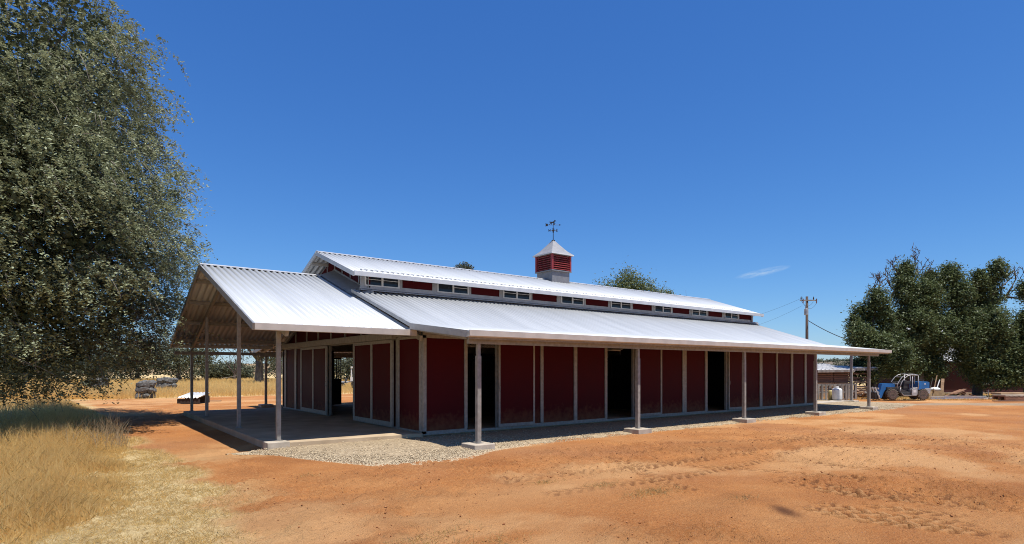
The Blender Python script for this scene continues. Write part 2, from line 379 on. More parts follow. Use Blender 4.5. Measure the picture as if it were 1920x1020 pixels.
bx = sstep(.6, .2, np.abs(along - (33.0-.0*across) + wob*1.2)/2.6)*sstep(20, 23, across)
grv = np.clip(bx*.85, 0, 1)
dust = sstep(.50, .66, fbm(U*.30+20, V*.42, 60, 5))*.85
TR = track_relief(U, V); dust = np.maximum(dust, .5*sstep(.003, .016, TR)); dust = np.maximum(dust, .6*np.exp(-(((U+1.6)/2.2)**2+((V+7.6)/.9)**2)))
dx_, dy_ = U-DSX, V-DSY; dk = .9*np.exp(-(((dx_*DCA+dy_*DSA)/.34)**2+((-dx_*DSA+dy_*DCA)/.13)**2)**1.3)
dk = np.maximum(dk, .62*sstep(-.004, -.022, TR))
rgh = sstep(.42, .62, fbm(U*.35+3, V*.35, 21, 3)); dk = np.maximum(dk, .16*rgh*sstep(.45, .62, fbm(U*1.1, V*1.6, 93, 5)))
dk = np.maximum(dk, .2*np.clip(sstep(.63, .75, fbm(U*.5, V*.5, 91, 4)), 0, 1)*sstep(-4.0, -5.5, V)*sstep(-3, 1, U))
nu, nv = U.shape
idx = np.arange(nu*nv).reshape(nu, nv)
F4 = np.c_[idx[:-1, :-1].ravel(), idx[1:, :-1].ravel(), idx[1:, 1:].ravel(), idx[:-1, 1:].ravel()]
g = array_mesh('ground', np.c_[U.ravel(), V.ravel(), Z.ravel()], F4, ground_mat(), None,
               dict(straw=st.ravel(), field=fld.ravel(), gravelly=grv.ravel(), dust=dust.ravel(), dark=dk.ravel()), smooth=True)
tag(g, kind='structure')
def gz(u, v): return terrain(np.atleast_1d(np.asarray(u, float)), np.atleast_1d(np.asarray(v, float)))

# gravel apron round the barn: a low mound of real stones on a bed
def gedge(u): return np.interp(u, [-5.0,-4.7,-4.2,-3.2,-2.2,-1.2,-.4,.3,1.3,3.3,8.3,13.2,18,21.8,24.5,28.5,31], [.3,.05,-1.98,-3.6,-4.15,-4.05,-3.65,-3.3,-3.16,-3.08,-3.1,-3.15,-3.25,-3.45,-3.5,-3.2,-2.6])
ax_, ay_ = np.arange(-5.2, 31, .12), np.arange(-4.8, 3.0, .12)
GU, GV = np.meshgrid(ax_, ay_, indexing='ij')
ins = GV - gedge(GU) + (fbm(GU*1.4, GV*1.4, 70, 3)-.5)*.8
ins = np.minimum(ins, np.where(GU > 24.1, 9, .35-GV+.25)); ins = np.minimum(ins, (30.5-GU))
GZ = -0.145 + .045*sstep(0, .5, ins) + .05*sstep(.5, 2.2, ins) - .12*sstep(.12, -.25, ins) + .02*(fbm(GU*5, GV*5, 71, 3)-.5)
GZ = GZ - .05*sstep(-3.4, -4.8, GU)
gi = np.arange(GU.size).reshape(GU.shape); keep = (ins[:-1, :-1] > -.4)
GF = np.c_[gi[:-1, :-1][keep], gi[1:, :-1][keep], gi[1:, 1:][keep], gi[:-1, 1:][keep]]
M['gbed'] = mat('gravel_bed', (.50,.39,.245), (.28,.205,.12), .95, 0, 14, .9, 55, spec=.15, detail=8, alt=(.33,.255,.165))
tag(array_mesh('gravel_bed', np.c_[GU.ravel(), GV.ravel(), GZ.ravel()], GF, M['gbed'], None, smooth=True), kind='structure')
n = 24000
su = np.r_[R.uniform(-5, 1.5, n//2), -5+R.uniform(0, 1, n//2)**1.5*33]; svv = gedge(su) + R.exponential(.7, n)-.15
k = (svv < .3) & ~((su > -4.3) & (su < 0) & (svv > .0)); su, svv = su[k], svv[k]; n = len(su)
sz = np.interp(svv-gedge(su), [-.2, .1, .5, 1.2, 2.2], [-.145,-.125,-.092,-.075,-.045]) - .05*sstep(-3.4, -4.8, su)
oct_v = np.array([(1,0,0),(0,1,0),(-1,0,0),(0,-1,0),(0,0,.75),(0,0,-.75)]); oct_f = np.array([(0,1,4),(1,2,4),(2,3,4),(3,0,4),(1,0,5),(2,1,5),(3,2,5),(0,3,5)])
sr = R.uniform(.008, .022, n); an = R.uniform(0, PI, n)
sv = oct_v[None]*sr[:, None, None]*R.uniform(.6, 1.2, (n, 6, 1))
sv = np.stack([sv[..., 0]*np.cos(an)[:, None]-sv[..., 1]*np.sin(an)[:, None], sv[..., 0]*np.sin(an)[:, None]+sv[..., 1]*np.cos(an)[:, None], sv[..., 2]], -1) + np.c_[su, svv, sz][:, None]
sf = (oct_f[None]+np.arange(n)[:, None, None]*6).reshape(-1, 3)
tag(array_mesh('gravel', sv.reshape(-1, 3), sf, M['gravel'], None, dict(tint=np.repeat(R.uniform(0, 1, n), 6))),
    'loose tan and grey gravel spread along the barn wall and porch', 'gravel', kind='stuff')

# hills beyond the field, with scrub oaks
def hill(name, a0, a1, b0, b1, crest, seed, m):
    aa = np.linspace(a0, a1, 50); bb = np.linspace(b0, b1, 110); A, Bq = np.meshgrid(aa, bb, indexing='ij')
    h = crest(Bq)*sstep(0, .75, (A-a0)/(a1-a0))*sstep(1.25, .9, (A-a0)/(a1-a0)) * (.75+.5*fbm(A*.012, Bq*.012, seed, 4)) - .6
    X = CAM[0]+FWD.x*A+RGT.x*Bq; Y = CAM[1]+FWD.y*A+RGT.y*Bq
    ii = np.arange(A.size).reshape(A.shape)
    FF = np.c_[ii[:-1, :-1].ravel(), ii[1:, :-1].ravel(), ii[1:, 1:].ravel(), ii[:-1, 1:].ravel()]
    tag(array_mesh(name, np.c_[X.ravel(), Y.ravel(), h.ravel()], FF, m, None, smooth=True), kind='structure')
    return A, Bq, h
M['hill'] = mat('dry_hill', (.37,.26,.14), (.24,.165,.09), .95, 0, .03, .3, .6, spec=.1, detail=8)
M['hill_far'] = mat('far_hill', (.25,.20,.145), (.16,.13,.10), .95, 0, .02, .3, .4, spec=.1, detail=8)
H1 = hill('hill', 170, 420, -420, 60, lambda b: 2.6+2.6*np.exp(-((b+165)/60)**2), 5, M['hill'])
H2 = hill('hill', 420, 800, 100, 700, lambda b: 2+10.5*np.exp(-((b-375)/95)**2)+4*np.exp(-((b-560)/80)**2), 9, M['hill_far'])

# ------------------------------------------------------------------ foliage
def leaf_arrays(P, S, up=.35, asp=.5, rng=R, droop=0.0):
    n = len(P); nrm = rng.normal(0, 1, (n, 3)); nrm[:, 2] = np.abs(nrm[:, 2])+up
    nrm /= np.linalg.norm(nrm, axis=1)[:, None]
    t = rng.normal(0, 1, (n, 3)); t[:, 2] -= droop; t -= nrm*(t*nrm).sum(1)[:, None]; t /= np.linalg.norm(t, axis=1)[:, None]
    b = np.cross(nrm, t); s = S[:, None]
    Vv = np.stack([P-t*s*.5, P+b*s*asp*.5+nrm*s*.06, P+t*s*.5, P-b*s*asp*.5+nrm*s*.06], 1)
    return Vv.reshape(-1, 3), np.arange(n*4).reshape(n, 4)
def lobe_points(lobes, n, rng, thick=.3):
    L = np.array(lobes, float); w = (L[:, 3]*L[:, 4]+L[:, 3]*L[:, 5]+L[:, 4]*L[:, 5]); i = rng.choice(len(L), n, p=w/w.sum())
    d = rng.normal(0, 1, (n, 3)); d /= np.linalg.norm(d, axis=1)[:, None]
    r = 1-np.abs(rng.normal(0, thick, n))
    return L[i, :3]+d*L[i, 3:6]*np.clip(r, .1, 1)[:, None], d
def crown(name, lobes, nclump, per, sig, size, m, parent, rng, thick=.25, up=.35, droop=0., hang=0., tint_bias=0., asp=.5):
    c, d = lobe_points(lobes, nclump, rng, thick)
    k = np.repeat(np.arange(nclump), per); n = len(k)
    sg = np.array(sig if hasattr(sig, '__len__') else (sig,)*3)*rng.uniform(.6, 1.4, nclump)[k][:, None]
    P = c[k]+rng.normal(0, 1, (n, 3))*sg
    if hang: P[:, 2] -= hang*rng.uniform(0, 1, n)**1.3*rng.uniform(.3, 1.2, nclump)[k]
    P[:, 2] = np.maximum(P[:, 2], .25)
    Vv, Ff = leaf_arrays(P, size*rng.uniform(.6, 1.35, n), up, asp, rng, droop)
    tint = np.clip(rng.uniform(.15, .85, nclump)[k]*.6+rng.uniform(0, .45, n)+tint_bias, 0, 1)
    return tag(array_mesh(name, Vv, Ff, m, parent, dict(tint=np.repeat(tint, 4))), kind='stuff')
def grow(mb, p, d, r, ln, depth, rng, n=5, spread=.6, up=.1, minr=.01):
    pts = [Vector(p)]; rad = [r]; d = Vector(d).normalized()
    for i in range(4):
        d = (d + Vector((rng.uniform(-1, 1), rng.uniform(-1, 1), rng.uniform(-.7, 1)))*.22 + Vector((0, 0, up))).normalized()
        pts.append(pts[-1]+d*ln/4); rad.append(max(minr*.5, r*(1-.13*(i+1))))
    mb.tube(pts, rad, n if r > .05 else 4)
    if depth > 0:
        for j in range(rng.choice((2, 3, 3))):
            q = pts[rng.choice((2, 3, 4))]
            dd = (d + Vector((rng.uniform(-1, 1), rng.uniform(-1, 1), rng.uniform(-.6, .9)))*spread*1.4).normalized()
            grow(mb, q, dd, max(minr, rad[-1]*rng.uniform(.5, .75)), ln*rng.uniform(.55, .8), depth-1, rng, n, spread, up, minr)
    return mb
def trunk(parent, h, r, rng, limbs=5, m='bark', lean=0., llen=None):
    mb = MB(); top = Vector((lean, 0, h*.42))
    mb.tube([(0, 0, -.25), (0, 0, .05), (lean*.3, 0, h*.2), top], [r*1.5, r*1.15, r*.9, r*.75], 9)
    for i in range(limbs):
        a = 2*PI*i/limbs+rng.uniform(-.4, .4)
        grow(mb, top-Vector((0, 0, rng.uniform(0, h*.1))), (math.cos(a), math.sin(a), rng.uniform(.5, 1.3)), r*.5, llen or h*.3, 2, rng, 6, .6, .08, .015)
    return mb.build('trunk', M[m], parent, smooth=True)

# --- the big live oak on the left
oak = empty('oak_tree', 'huge grey-green oak with drooping branches reaching the dry grass, left of the porch', 'tree', (-11.55, 12.5, -.1))
rq = random.Random(3)
trunk(oak, 14, .55, rq, 7, llen=5)
rng = np.random.default_rng(5)
OL = [(0,0,8.5,7.0,7.0,7.6), (1.5,-2.0,6.0,5.6,5.4,5.0), (1.8,1.5,9.5,4.4,5,5.2), (-2,-3,8,5,4.5,6), (1.3,-2.0,12.4,4.5,4.8,4.6), (2.6,1.2,5.6,4.3,4.2,4.3), (.6,-4.4,6.4,4.7,3.5,4.6), (-3,-5,7,5,3.2,5)]
toc = np.array([CAM[0]+11.2, CAM[1]-12.3, 0.0]); toc /= np.linalg.norm(toc); lft = -np.array([RGT.x, RGT.y, 0])
def oak_boughs(nb, nsp, per):
    c0, d0 = lobe_points(OL, nb, rng, .07)
    k = (c0[:, 2] > 1.3) & (rng.uniform(0, 1, nb) < np.where(c0@toc < -1.5, .2, 1)*np.where(c0@lft > 4.0, .4, 1)); c0, d0 = c0[k], d0[k]; nb = len(c0)
    bz = rng.uniform(.7, 1.25, nb); bi = np.repeat(np.arange(nb), nsp); ns = len(bi)
    c = c0[bi]+rng.normal(0, 1, (ns, 3))*np.array([.43, .43, .30])*bz[bi][:, None]; c[:, 2] -= .25*np.hypot(*(c-c0[bi])[:, :2].T)
    horiz = d0[bi].copy(); horiz[:, 2] *= .3
    ln = rng.uniform(.25, .95, ns); dr = rng.uniform(.2, 1.1, ns)
    cur = horiz*ln[:, None]*.6+rng.normal(0, .16, (ns, 3))
    t = rng.uniform(0, 1, (ns, per)); kk = np.repeat(np.arange(ns), per); tt = t.ravel()
    P = c[kk]+cur[kk]*tt[:, None]+rng.normal(0, .05, (ns*per, 3)); P[:, 2] -= (dr*ln)[kk]*tt**1.6
    k2 = P[:, 2] > .75
    tint = np.clip(rng.uniform(0, .6, nb)[bi][kk]*.45+rng.uniform(0, .5, ns)[kk]*.5+rng.uniform(0, .4, ns*per), 0, 1)
    tw = np.stack([c, c+cur*.5-np.array([0, 0, 1])*(dr*ln*.33)[:, None], c+cur-np.array([0, 0, 1])*(dr*ln)[:, None]], 1)
    return P[k2], tint[k2], tw
P, ti, tw = oak_boughs(1250, 21, 24)
Vv, Ff = leaf_arrays(P, .098*rng.uniform(.6, 1.35, len(P)), 1.1, .55, rng)
tag(array_mesh('crown', Vv, Ff, M['oakleaf'], oak, dict(tint=np.repeat(ti, 4))), kind='stuff')
ic, idr = lobe_points([(x, y, z, a*.80, b*.80, c*.82) for x, y, z, a, b, c in OL], 58000, rng, .17); ic = ic[ic[:, 2] > 1.9]
Vv, Ff = leaf_arrays(ic, np.full(len(ic), .185)*rng.uniform(.6, 1.3, len(ic)), .2, .8, rng)
tag(array_mesh('added_shade_foliage', Vv, Ff, M['oakleaf'], oak, dict(tint=np.repeat(rng.uniform(0, .15, len(ic)), 4))), kind='stuff')  # big dark-tinted leaves added to block light and paint the crown's inner shade
mb = MB()
for q in tw[::5]: mb.tube(q, [.016, .010, .004], 3, cap=False)
rq = random.Random(9)
for i in range(16):
    a = rq.uniform(-2.6, .3); p0 = (3.6*math.cos(a)+.6, 3.6*math.sin(a)-1, rq.uniform(2.2, 6))
    grow(mb, p0, (math.cos(a), math.sin(a), rq.uniform(-.7, .1)), .05, 1.3, 2, rq, 5, .6, -.04, .006)
tag(mb.build('twigs', M['twig'], oak, smooth=True), kind='stuff')

# ------------------------------------------------------------------ the barn
barn = empty('horse_barn', 'long red-panelled barn with white metal roof, raised clerestory and open front porch', 'barn', (0, 0, 0))
W, HV, LW, RE = 14.2, 7.1, 24.08, 24.55       # width, ridge line, wall length, roof end
TOPZ = 2.80
def corr(name, u0, u1, prof, mat_, parent, pitch=.20, amp=.026, flip=False):
    k_ = int(round((u1-u0)/pitch)); fr_ = np.array([0, .28, .40, .70, .82]); hh_ = np.array([0, 0, 2., 2., 0])
    us = np.append((np.arange(k_)[:, None]+fr_[None]).ravel(), k_)*(u1-u0)/k_+u0; w = (np.append(np.tile(hh_, k_), 0)-1)*amp; n = len(us)
    cols = []
    for (v, z) in prof: cols.append(np.c_[us, np.full(n, v), z+w+amp])
    top = np.concatenate(cols); bot = top-np.array([0, 0, .006]); k = len(prof)
    Vv = np.concatenate([top, bot]); i = np.arange(n-1); fs = []
    for j in range(k-1):
        a = j*n+i; fs.append(np.c_[a, a+1, a+1+n, a+n]); a = a+k*n; fs.append(np.c_[a+n, a+1+n, a+1, a])
    for j in (0, k-1):
        a = j*n+i; q = np.c_[a, a+k*n, a+1+k*n, a+1]; fs.append(q if j == 0 else q[:, ::-1])
    return array_mesh(name, Vv, np.concatenate(fs), mat_, parent, smooth=False)
def mir(v): return 2*HV-v
# porch roof (gable at the front)
PU0, PU1, PE, PEZ, PRZ = -4.70, -.42, -.24, 2.96, 5.43
ps = (PRZ-PEZ)/(HV-PE)
def pz(v): return PEZ+ps*(min(v, mir(v))-PE)
for s in (0, 1):
    f = (lambda v: v) if s == 0 else mir
    rf = corr('porch_roof', PU0, PU1 if s == 0 else -.4, [(f(PE), PEZ), (f(HV-.01), PRZ)], M['roof'], barn)
    # trims and framing of this slope
    mb = MB(); mb.beam((PU0-.02, f(PE), PEZ-.045), (PU0-.02, f(HV), PRZ-.045), .05, .17); mb.build('rake_trim', M['fascia'], rf)
    y0, y1 = sorted((f(PE-.10), f(PE+.01)))
    mb = MB(); mb.box(PU0-.01, PU1+.04, y0, y1, PEZ-.13, PEZ+.040); mb.build('eave_trim', M['gutter'], rf, bevel=.006)
    for t in (.10, .36, .62, .86):
        v = PE+(HV-PE)*t; z = pz(v)-.085
        mb = MB(); mb.beam((PU0+.04, f(v), z), (-.02, f(v), z), .06, .13); mb.build('purlin', M['galv'], rf)
    for u in (-3.9, -.12):
        mb = MB(); mb.beam((u, f(PE+.15), pz(PE+.15)-.23), (u, f(HV-.02), PRZ-.23), .09, .15); mb.build('rafter', M['galv'], rf)
def ridge_cap(u0, u1, z, hw, sl):
    mb = MB(); mb.prism([(HV-hw, z-hw*sl), (HV, z), (HV+hw, z-hw*sl), (HV+hw, z-hw*sl-.015), (HV, z-.015), (HV-hw, z-hw*sl-.015)], 0, u0, u1)
    return mb.build('ridge_cap', M['lighttrim'], barn)
ridge_cap(PU0-.03, -.3, PRZ+.072, .17, ps)
# lower roof over the stalls and the side overhangs
LPROF = [(4.0, 4.575), (-.30, 3.145), (-3.30, 2.785)]
LU0 = -.56
def lz(v):
    v = min(v, mir(v)); return np.interp(v, [-3.3, -.3, 4.0], [2.785, 3.145, 4.575])
for s in (0, 1):
    f = (lambda v: v) if s == 0 else mir
    lr = corr('lower_roof', LU0, RE, [(f(v), z) for v, z in LPROF], M['roof'], barn)
    for u in (LU0-.02, RE+.02):
        mb = MB()
        for (va, za), (vb, zb) in zip(LPROF[:-1], LPROF[1:]): hh = .10 if va > 1 else .17; mb.beam((u, f(va), za+.04-hh/2), (u, f(vb), zb+.04-hh/2), .04, hh)
        mb.build('rake_trim', M['fascia'], lr)
    mb = MB()
    pr = [(-3.27, 2.665), (-3.40, 2.665), (-3.43, 2.69), (-3.43, 2.83), (-3.405, 2.83), (-3.405, 2.70), (-3.385, 2.685), (-3.27, 2.685)]
    mb.prism([(f(v), z) for v, z in pr], 0, LU0-.06, RE+.05); mb.build('gutter', M['gutter'], lr)
    mb = MB(); y0, y1 = sorted((f(-3.29), f(-3.26))); mb.box(LU0, RE, y0, y1, 2.62, 2.80); mb.build('eave_trim', M['galv'], lr)
    y0, y1 = sorted((f(-2.86), f(-2.97))); B('eave_beam', M['galv'], lr, -.34, RE-.25, y0, y1, 2.52, 2.70)
    for u in (-.30, 6.02, 12.07, 17.7, 23.2):
        mb = MB(); mb.beam((u, f(-2.9), lz(-2.9)-.13), (u, f(-.04), lz(-.04)-.16), .08, .15); mb.build('rafter', M['galv'], lr)
    for v in (-2.2, -1.2):
        mb = MB(); mb.beam((LU0+.05, f(v), lz(v)-.06), (RE-.05, f(v), lz(v)-.06), .05, .09); mb.build('purlin', M['galv'], lr)
# raised roof
RU0, REV, REZ, RRZ = -.72, 3.40, 5.09, 6.34
rs = (RRZ-REZ)/(HV-REV)
for s in (0, 1):
    f = (lambda v: v) if s == 0 else mir
    rr = corr('raised_roof', RU0, RE+.05, [(f(REV), REZ), (f(HV-.01), RRZ)], M['roof'], barn)
    for u in (RU0-.02, RE+.08):
        mb = MB(); mb.beam((u, f(REV), REZ-.04), (u, f(HV), RRZ-.04), .05, .15); mb.build('rake_trim', M['lighttrim'], rr)
    y0, y1 = sorted((f(REV-.07), f(REV)))
    B('eave_trim', M['lighttrim'], rr, RU0-.03, RE+.06, y0, y1, REZ-.095, REZ+.055)
    y0, y1 = sorted((f(REV-.0), f(3.87)))
    mb = MB(); mb.add([(RU0, f(REV), REZ-.09), (RE, f(REV), REZ-.09), (RE, f(3.87), REZ+.09), (RU0, f(3.87), REZ+.09)], [(0, 1, 2, 3)])
    mb.add([(RU0, f(REV), REZ-.07), (RE, f(REV), REZ-.07), (RE, f(3.87), REZ+.11), (RU0, f(3.87), REZ+.11)], [(3, 2, 1, 0)]); mb.build('soffit', M['lighttrim'], rr)
    for t in (.2, .5, .8):
        v = REV+(HV-REV)*t; mb = MB(); mb.beam((RU0+.03, f(v), REZ+rs*(v-REV)-.07), (0, f(v), REZ+rs*(v-REV)-.07), .06, .10); mb.build('purlin', M['lighttrim'], rr)
ridge_cap(RU0-.03, RE+.08, RRZ+.072, .17, rs)
# clerestory walls with windows (drawn side, and the same on the far side)
CV = 3.90
wins = [(-.16,1.15), (2.70,4.10), (5.76,7.18), (8.92,10.30), (12.08,13.50), (15.25,16.62), (18.34,19.72), (21.42,22.80)]
pans = [(1.27,2.50), (4.22,5.58), (7.30,8.68), (10.44,11.90), (13.64,15.06), (16.74,18.14), (19.86,21.20), (22.92,24.24)]
for s in (0, 1):
    f = (lambda v: v) if s == 0 else mir
    mb = MB()
    y0, y1 = sorted((f(CV), f(CV+.06)))
    mb.box(-.30, 24.4, y0, y1, 4.30, 4.80); mb.box(-.30, 24.4, y0, y1, 5.19, 5.32)
    xs = [-.30]+[x for a, b in zip(wins, pans) for x in (a[0], a[1], b[0], b[1])]+[24.4]
    for i in range(0, len(xs), 2):
        mb.box(xs[i], xs[i+1], y0, y1, 4.80, 5.19)
    cw = mb.build('clerestory_wall', M['fascia'], barn)
    for a, b in pans:
        y0, y1 = sorted((f(CV+.02), f(CV+.05))); B('panel', M['red'], cw, a, b, y0, y1, 4.80, 5.19)
    y0, y1 = sorted((f(CV-.10), f(CV-.0))); mb = MB()
    mb.prism([(f(CV-.12), 4.585), (f(CV-.12), 4.61), (f(CV-.012), 4.66), (f(CV-.012), 4.70), (f(CV), 4.70), (f(CV), 4.56)], 0, -.34, 24.9); mb.build('flashing', M['fascia'], cw)
    for i, (a, b) in enumerate(wins):
        mid = (a+b)/2+.0; mb = MB(); y0, y1 = sorted((f(CV-.025), f(CV+.04)))
        for x0, x1, z0, z1 in ((a, b, 4.76, 4.80), (a, b, 5.165, 5.205), (a, a+.05, 4.80, 5.165), (b-.05, b, 4.80, 5.165), (mid-.035, mid+.035, 4.80, 5.165)): mb.box(x0, x1, y0, y1, z0, z1)
        wf = mb.build('window', M['white_frame'], barn)
        for j, (x0, x1) in enumerate(((a+.05, mid-.035), (mid+.035, b-.05))):
            y0, y1 = sorted((f(CV+.01), f(CV+.02))); B('pane', M['glass'], wf, x0, x1, y0, y1, 4.80, 5.165)
            if not (j == 0 and i in (1, 3, 5, 7)):
                y0, y1 = sorted((f(CV-.01), f(CV+.009))); B('sash_bar', M['white_frame'], wf, x0, x1, y0, y1, 4.985, 5.003)
# front gable of the raised part
def gable_poly(v0, v1, z0, zf):
    if v0 < HV < v1: return [(v0, z0), (v1, z0), (v1, zf(v1)), (HV, zf(HV)), (v0, zf(v0))]
    return [(v0, z0), (v1, z0), (v1, zf(v1)), (v0, zf(v0))]
def rz_(v): return REZ+rs*(min(v, mir(v))-REV)-.03
def uz_(v): return PEZ+ps*(min(v, mir(v))-PE)
for u0, u1, nm in ((-.02, .05, 'front_gable'), (24.12, 24.2, 'rear_gable')):
    mb = MB(); mb.prism(gable_poly(CV, mir(CV), 4.3, rz_), 0, u0, u1); gb = mb.build(nm, M['red'], barn)
    su_ = u0-.012 if u0 < 1 else u1+.012
    for v in np.linspace(CV, mir(CV), 9):
        B('stud', M['fascia'], gb, su_-.012, su_+.012, v-.035, v+.035, 4.3, rz_(v)-.03)
    for s in (0, 1):
        f = (lambda v: v) if s == 0 else mir
        mb = MB(); mb.beam((su_, f(3.5), 4.44+.0), (su_, f(7.05), 5.70), .05, .14); mb.build('flashing', M['fascia'], gb)
    if u0 < 1:
        # sloping apron panel that closes the step down to the porch roof
        for s in (0, 1):
            f = (lambda v: v) if s == 0 else mir
            a = [(LU0-.05, f(3.6), pz(3.6)+.06), (LU0-.05, f(HV), PRZ+.07), (-.03, f(HV), PRZ+.30), (-.03, f(3.6), pz(3.6)+.29)]
            mb = MB(); mb.add(a+[(x, y, z-.03) for x, y, z in a], [(0, 1, 2, 3), (7, 6, 5, 4), (0, 4, 5, 1), (1, 5, 6, 2), (2, 6, 7, 3), (3, 7, 4, 0)]); mb.build('apron_flashing', M['fascia'], gb)

# ---- the long side wall with three stall doorways
def wall_side(f, spec, doors, front):
    """spec: list of (kind, u0, u1); the wall lies at v=0 (f maps v)."""
    mb = MB()
    def bx(m_, u0, u1, va, vb, z0, z1):
        y0, y1 = sorted((f(va), f(vb))); m_.box(u0, u1, y0, y1, z0, z1); return m_
    bx(mb, 0, LW, .0, .10, TOPZ, TOPZ+.11)
    for kd, a, b in spec:
        if kd != 'gap': bx(mb, a, b, 0, .10, -.06, .055)
        else: bx(mb, a, b, 0, .10, -.06, .012)
    w = mb.build('side_wall', M['galv'], barn)
    bx(MB(), 0, LW, .02, .07, TOPZ+.11, 3.19).build('header_panel', M['galv'], w)
    for kd, a, b in spec:
        if kd == 'panel': bx(MB(), a, b, .03, .075, .055, TOPZ).build('panel', M['red'], w)
        elif kd == 'stud': bx(MB(), a, b, -.012, .10, .055, TOPZ).build('stud', M['galv'], w, bevel=.006)
    for a, b, mull in doors:
        d = MB(); va, vb = -.085, -.035
        for x0, x1, z0, z1 in ((a, b, .03, .13), (a, b, TOPZ-.10, TOPZ-.01), (a, a+.07, .13, TOPZ-.10), (b-.07, b, .13, TOPZ-.10)): bx(d, x0, x1, va, vb, z0, z1)
        dr = d.build('sliding_door', M['galv'], barn)
        bx(MB(), a+.07, b-.07, -.07, -.05, .13, TOPZ-.10).build('door_panel', M['red'], dr)
        h = MB(); y = f(va-.02); h.tube([(a+.035, y, 1.16), (a+.035, y-.02, 1.2), (a+.035, y-.02, 1.32), (a+.035, y, 1.36)], .012, 6); h.build('door_handle', M['galv'], dr)
    tr = MB(); 
    for a, b, mull in doors: bx(tr, a-1.25, b+.1, -.11, -.012, TOPZ-.0, TOPZ+.085)
    if doors: tr.build('door_track', M['galv'], w)
    return w
spec = [('stud',0,.10),('panel',.10,1.42),('stud',1.42,1.53),('gap',1.53,2.64),('stud',2.64,2.74),('panel',2.74,4.47),('stud',4.47,4.60),('panel',4.60,6.03),('stud',6.03,6.18),('panel',6.18,7.60),('stud',7.60,7.72),
        ('gap',7.72,9.17),('stud',9.17,9.30),('panel',9.30,10.72),('stud',10.72,10.92),('panel',10.92,12.26),('stud',12.26,12.53),('panel',12.53,13.87),('stud',13.87,14.03),
        ('gap',14.03,15.46),('stud',15.46,15.66),('panel',15.66,17.0),('stud',17.0,17.10),('panel',17.10,18.30),('stud',18.30,18.53),('panel',18.53,19.84),('stud',19.84,19.98),('panel',19.98,21.30),('stud',21.30,21.50),('panel',21.50,22.72),('stud',22.72,22.92),('panel',22.92,23.95),('stud',23.95,24.08)]
wall_side(lambda v: v, spec, [(2.66,4.16,0), (9.22,10.80,0), (15.55,16.95,0)], True)
# studs of the doorways run down to the sill; far side wall, with the opening seen through the barn
spec2 = []; u = 0
for a, b in ((0, 2.52), (3.80, LW)):
    n_ = max(1, int(round((b-a)/1.45))); e = np.linspace(a, b, n_+1)
    for x0, x1 in zip(e[:-1], e[1:]): spec2 += [('stud', x0, x0+.1), ('panel', x0+.1, x1)]
    if a == 0: spec2 += [('gap', 2.52, 3.80)]
wall_side(mir, spec2, [], False)
# half-open grilled stall door standing in that opening
gd = MB(); gd.box(2.30, 2.88, 14.02, 14.06, .05, 1.38); gd.box(2.30, 2.88, 14.02, 14.06, 2.38, 2.46)
gdo = gd.build('grilled_door', M['navy'], barn)
for x in (2.34, 2.50, 2.62, 2.74, 2.85): B('bar', M['navy'], gdo, x-.018, x+.018, 14.03, 14.05, 1.38, 2.38)
# ---- front wall with the two big sliding doors
fw = MB()
fw.box(-.0, .10, .0, W, TOPZ, TOPZ+.08)
for a, b in ((.0, 1.70), (1.70, 4.9), (7.9, W)): fw.box(0, .10, a, b, -.02, .05)
fwo = fw.build('front_wall', M['galv'], barn)
def fstud(a, b, z0=.05, z1=TOPZ): MB().box(-.012, .10, a, b, z0, z1).build('stud', M['galv'], fwo, bevel=.006)
def fpanel(a, b): B('panel', M['red'], fwo, .03, .07, a, b, .05, TOPZ)
for a, b in ((.101, .26), (1.60, 1.70), (12.06, 12.28), (13.64, 13.88), (14.1, 14.19)): fstud(a, b)
for a, b in ((.26, 1.60), (1.80, 4.9), (7.9, 10.9), (11.0, 12.06), (12.28, 13.64), (13.88, 14.1)): fpanel(a, b)
for a, b in ((1.70, 1.80), (4.90, 5.02), (7.78, 7.90), (10.9, 11.0)): fstud(a, b)
zz = TOPZ+.30
pts = [.0, 1.55, 3.07, 4.59, 6.1, 7.60, 9.1, 10.58, 12.14, 13.63, W]
for a, b in zip(pts[:-1], pts[1:]):
    a2, b2 = max(a, .3), min(b, W-.3)
    MB().prism(gable_poly(a2, b2, TOPZ+.08, lambda v: uz_(v)-.02), 0, .03, .07).build('gable_panel', M['red'], fwo)
for v in pts[1:-1]: B('stud', M['galv'], fwo, -.012, .028, v-.05, v+.05, TOPZ+.08, uz_(v)-.05)
B('door_track', M['galv'], fwo, -.17, -.013, 1.75, 13.75, TOPZ+.03, TOPZ+.26, bevel=.012)
B('tie_beam', M['galv'], fwo, -.06, -.013, .12, 1.75, TOPZ+.09, TOPZ+.19)
for a, b, hv in ((1.82, 5.04, 4.98), (7.74, 11.04, 7.80)):
    d = MB(); x0, x1 = -.125, -.065; m_ = (a+b)/2
    d.box(x0, x1, a, b, .04, .20); d.box(x0, x1, a, b, TOPZ-.09, TOPZ+.02)
    for v in (a, m_-.075, b-.15): d.box(x0, x1, v, v+.15, .20, TOPZ-.09)
    dr = d.build('sliding_door', M['galv'], barn, bevel=.005)
    for v0, v1 in ((a+.15, m_-.075), (m_+.075, b-.15)): B('door_panel', M['red'], dr, -.105, -.085, v0, v1, .20, TOPZ-.09)
    h = MB(); h.tube([(-.125, hv, 1.2), (-.17, hv, 1.22), (-.17, hv, 1.38), (-.125, hv, 1.4)], .012, 6); h.build('door_handle', M['black'], dr)
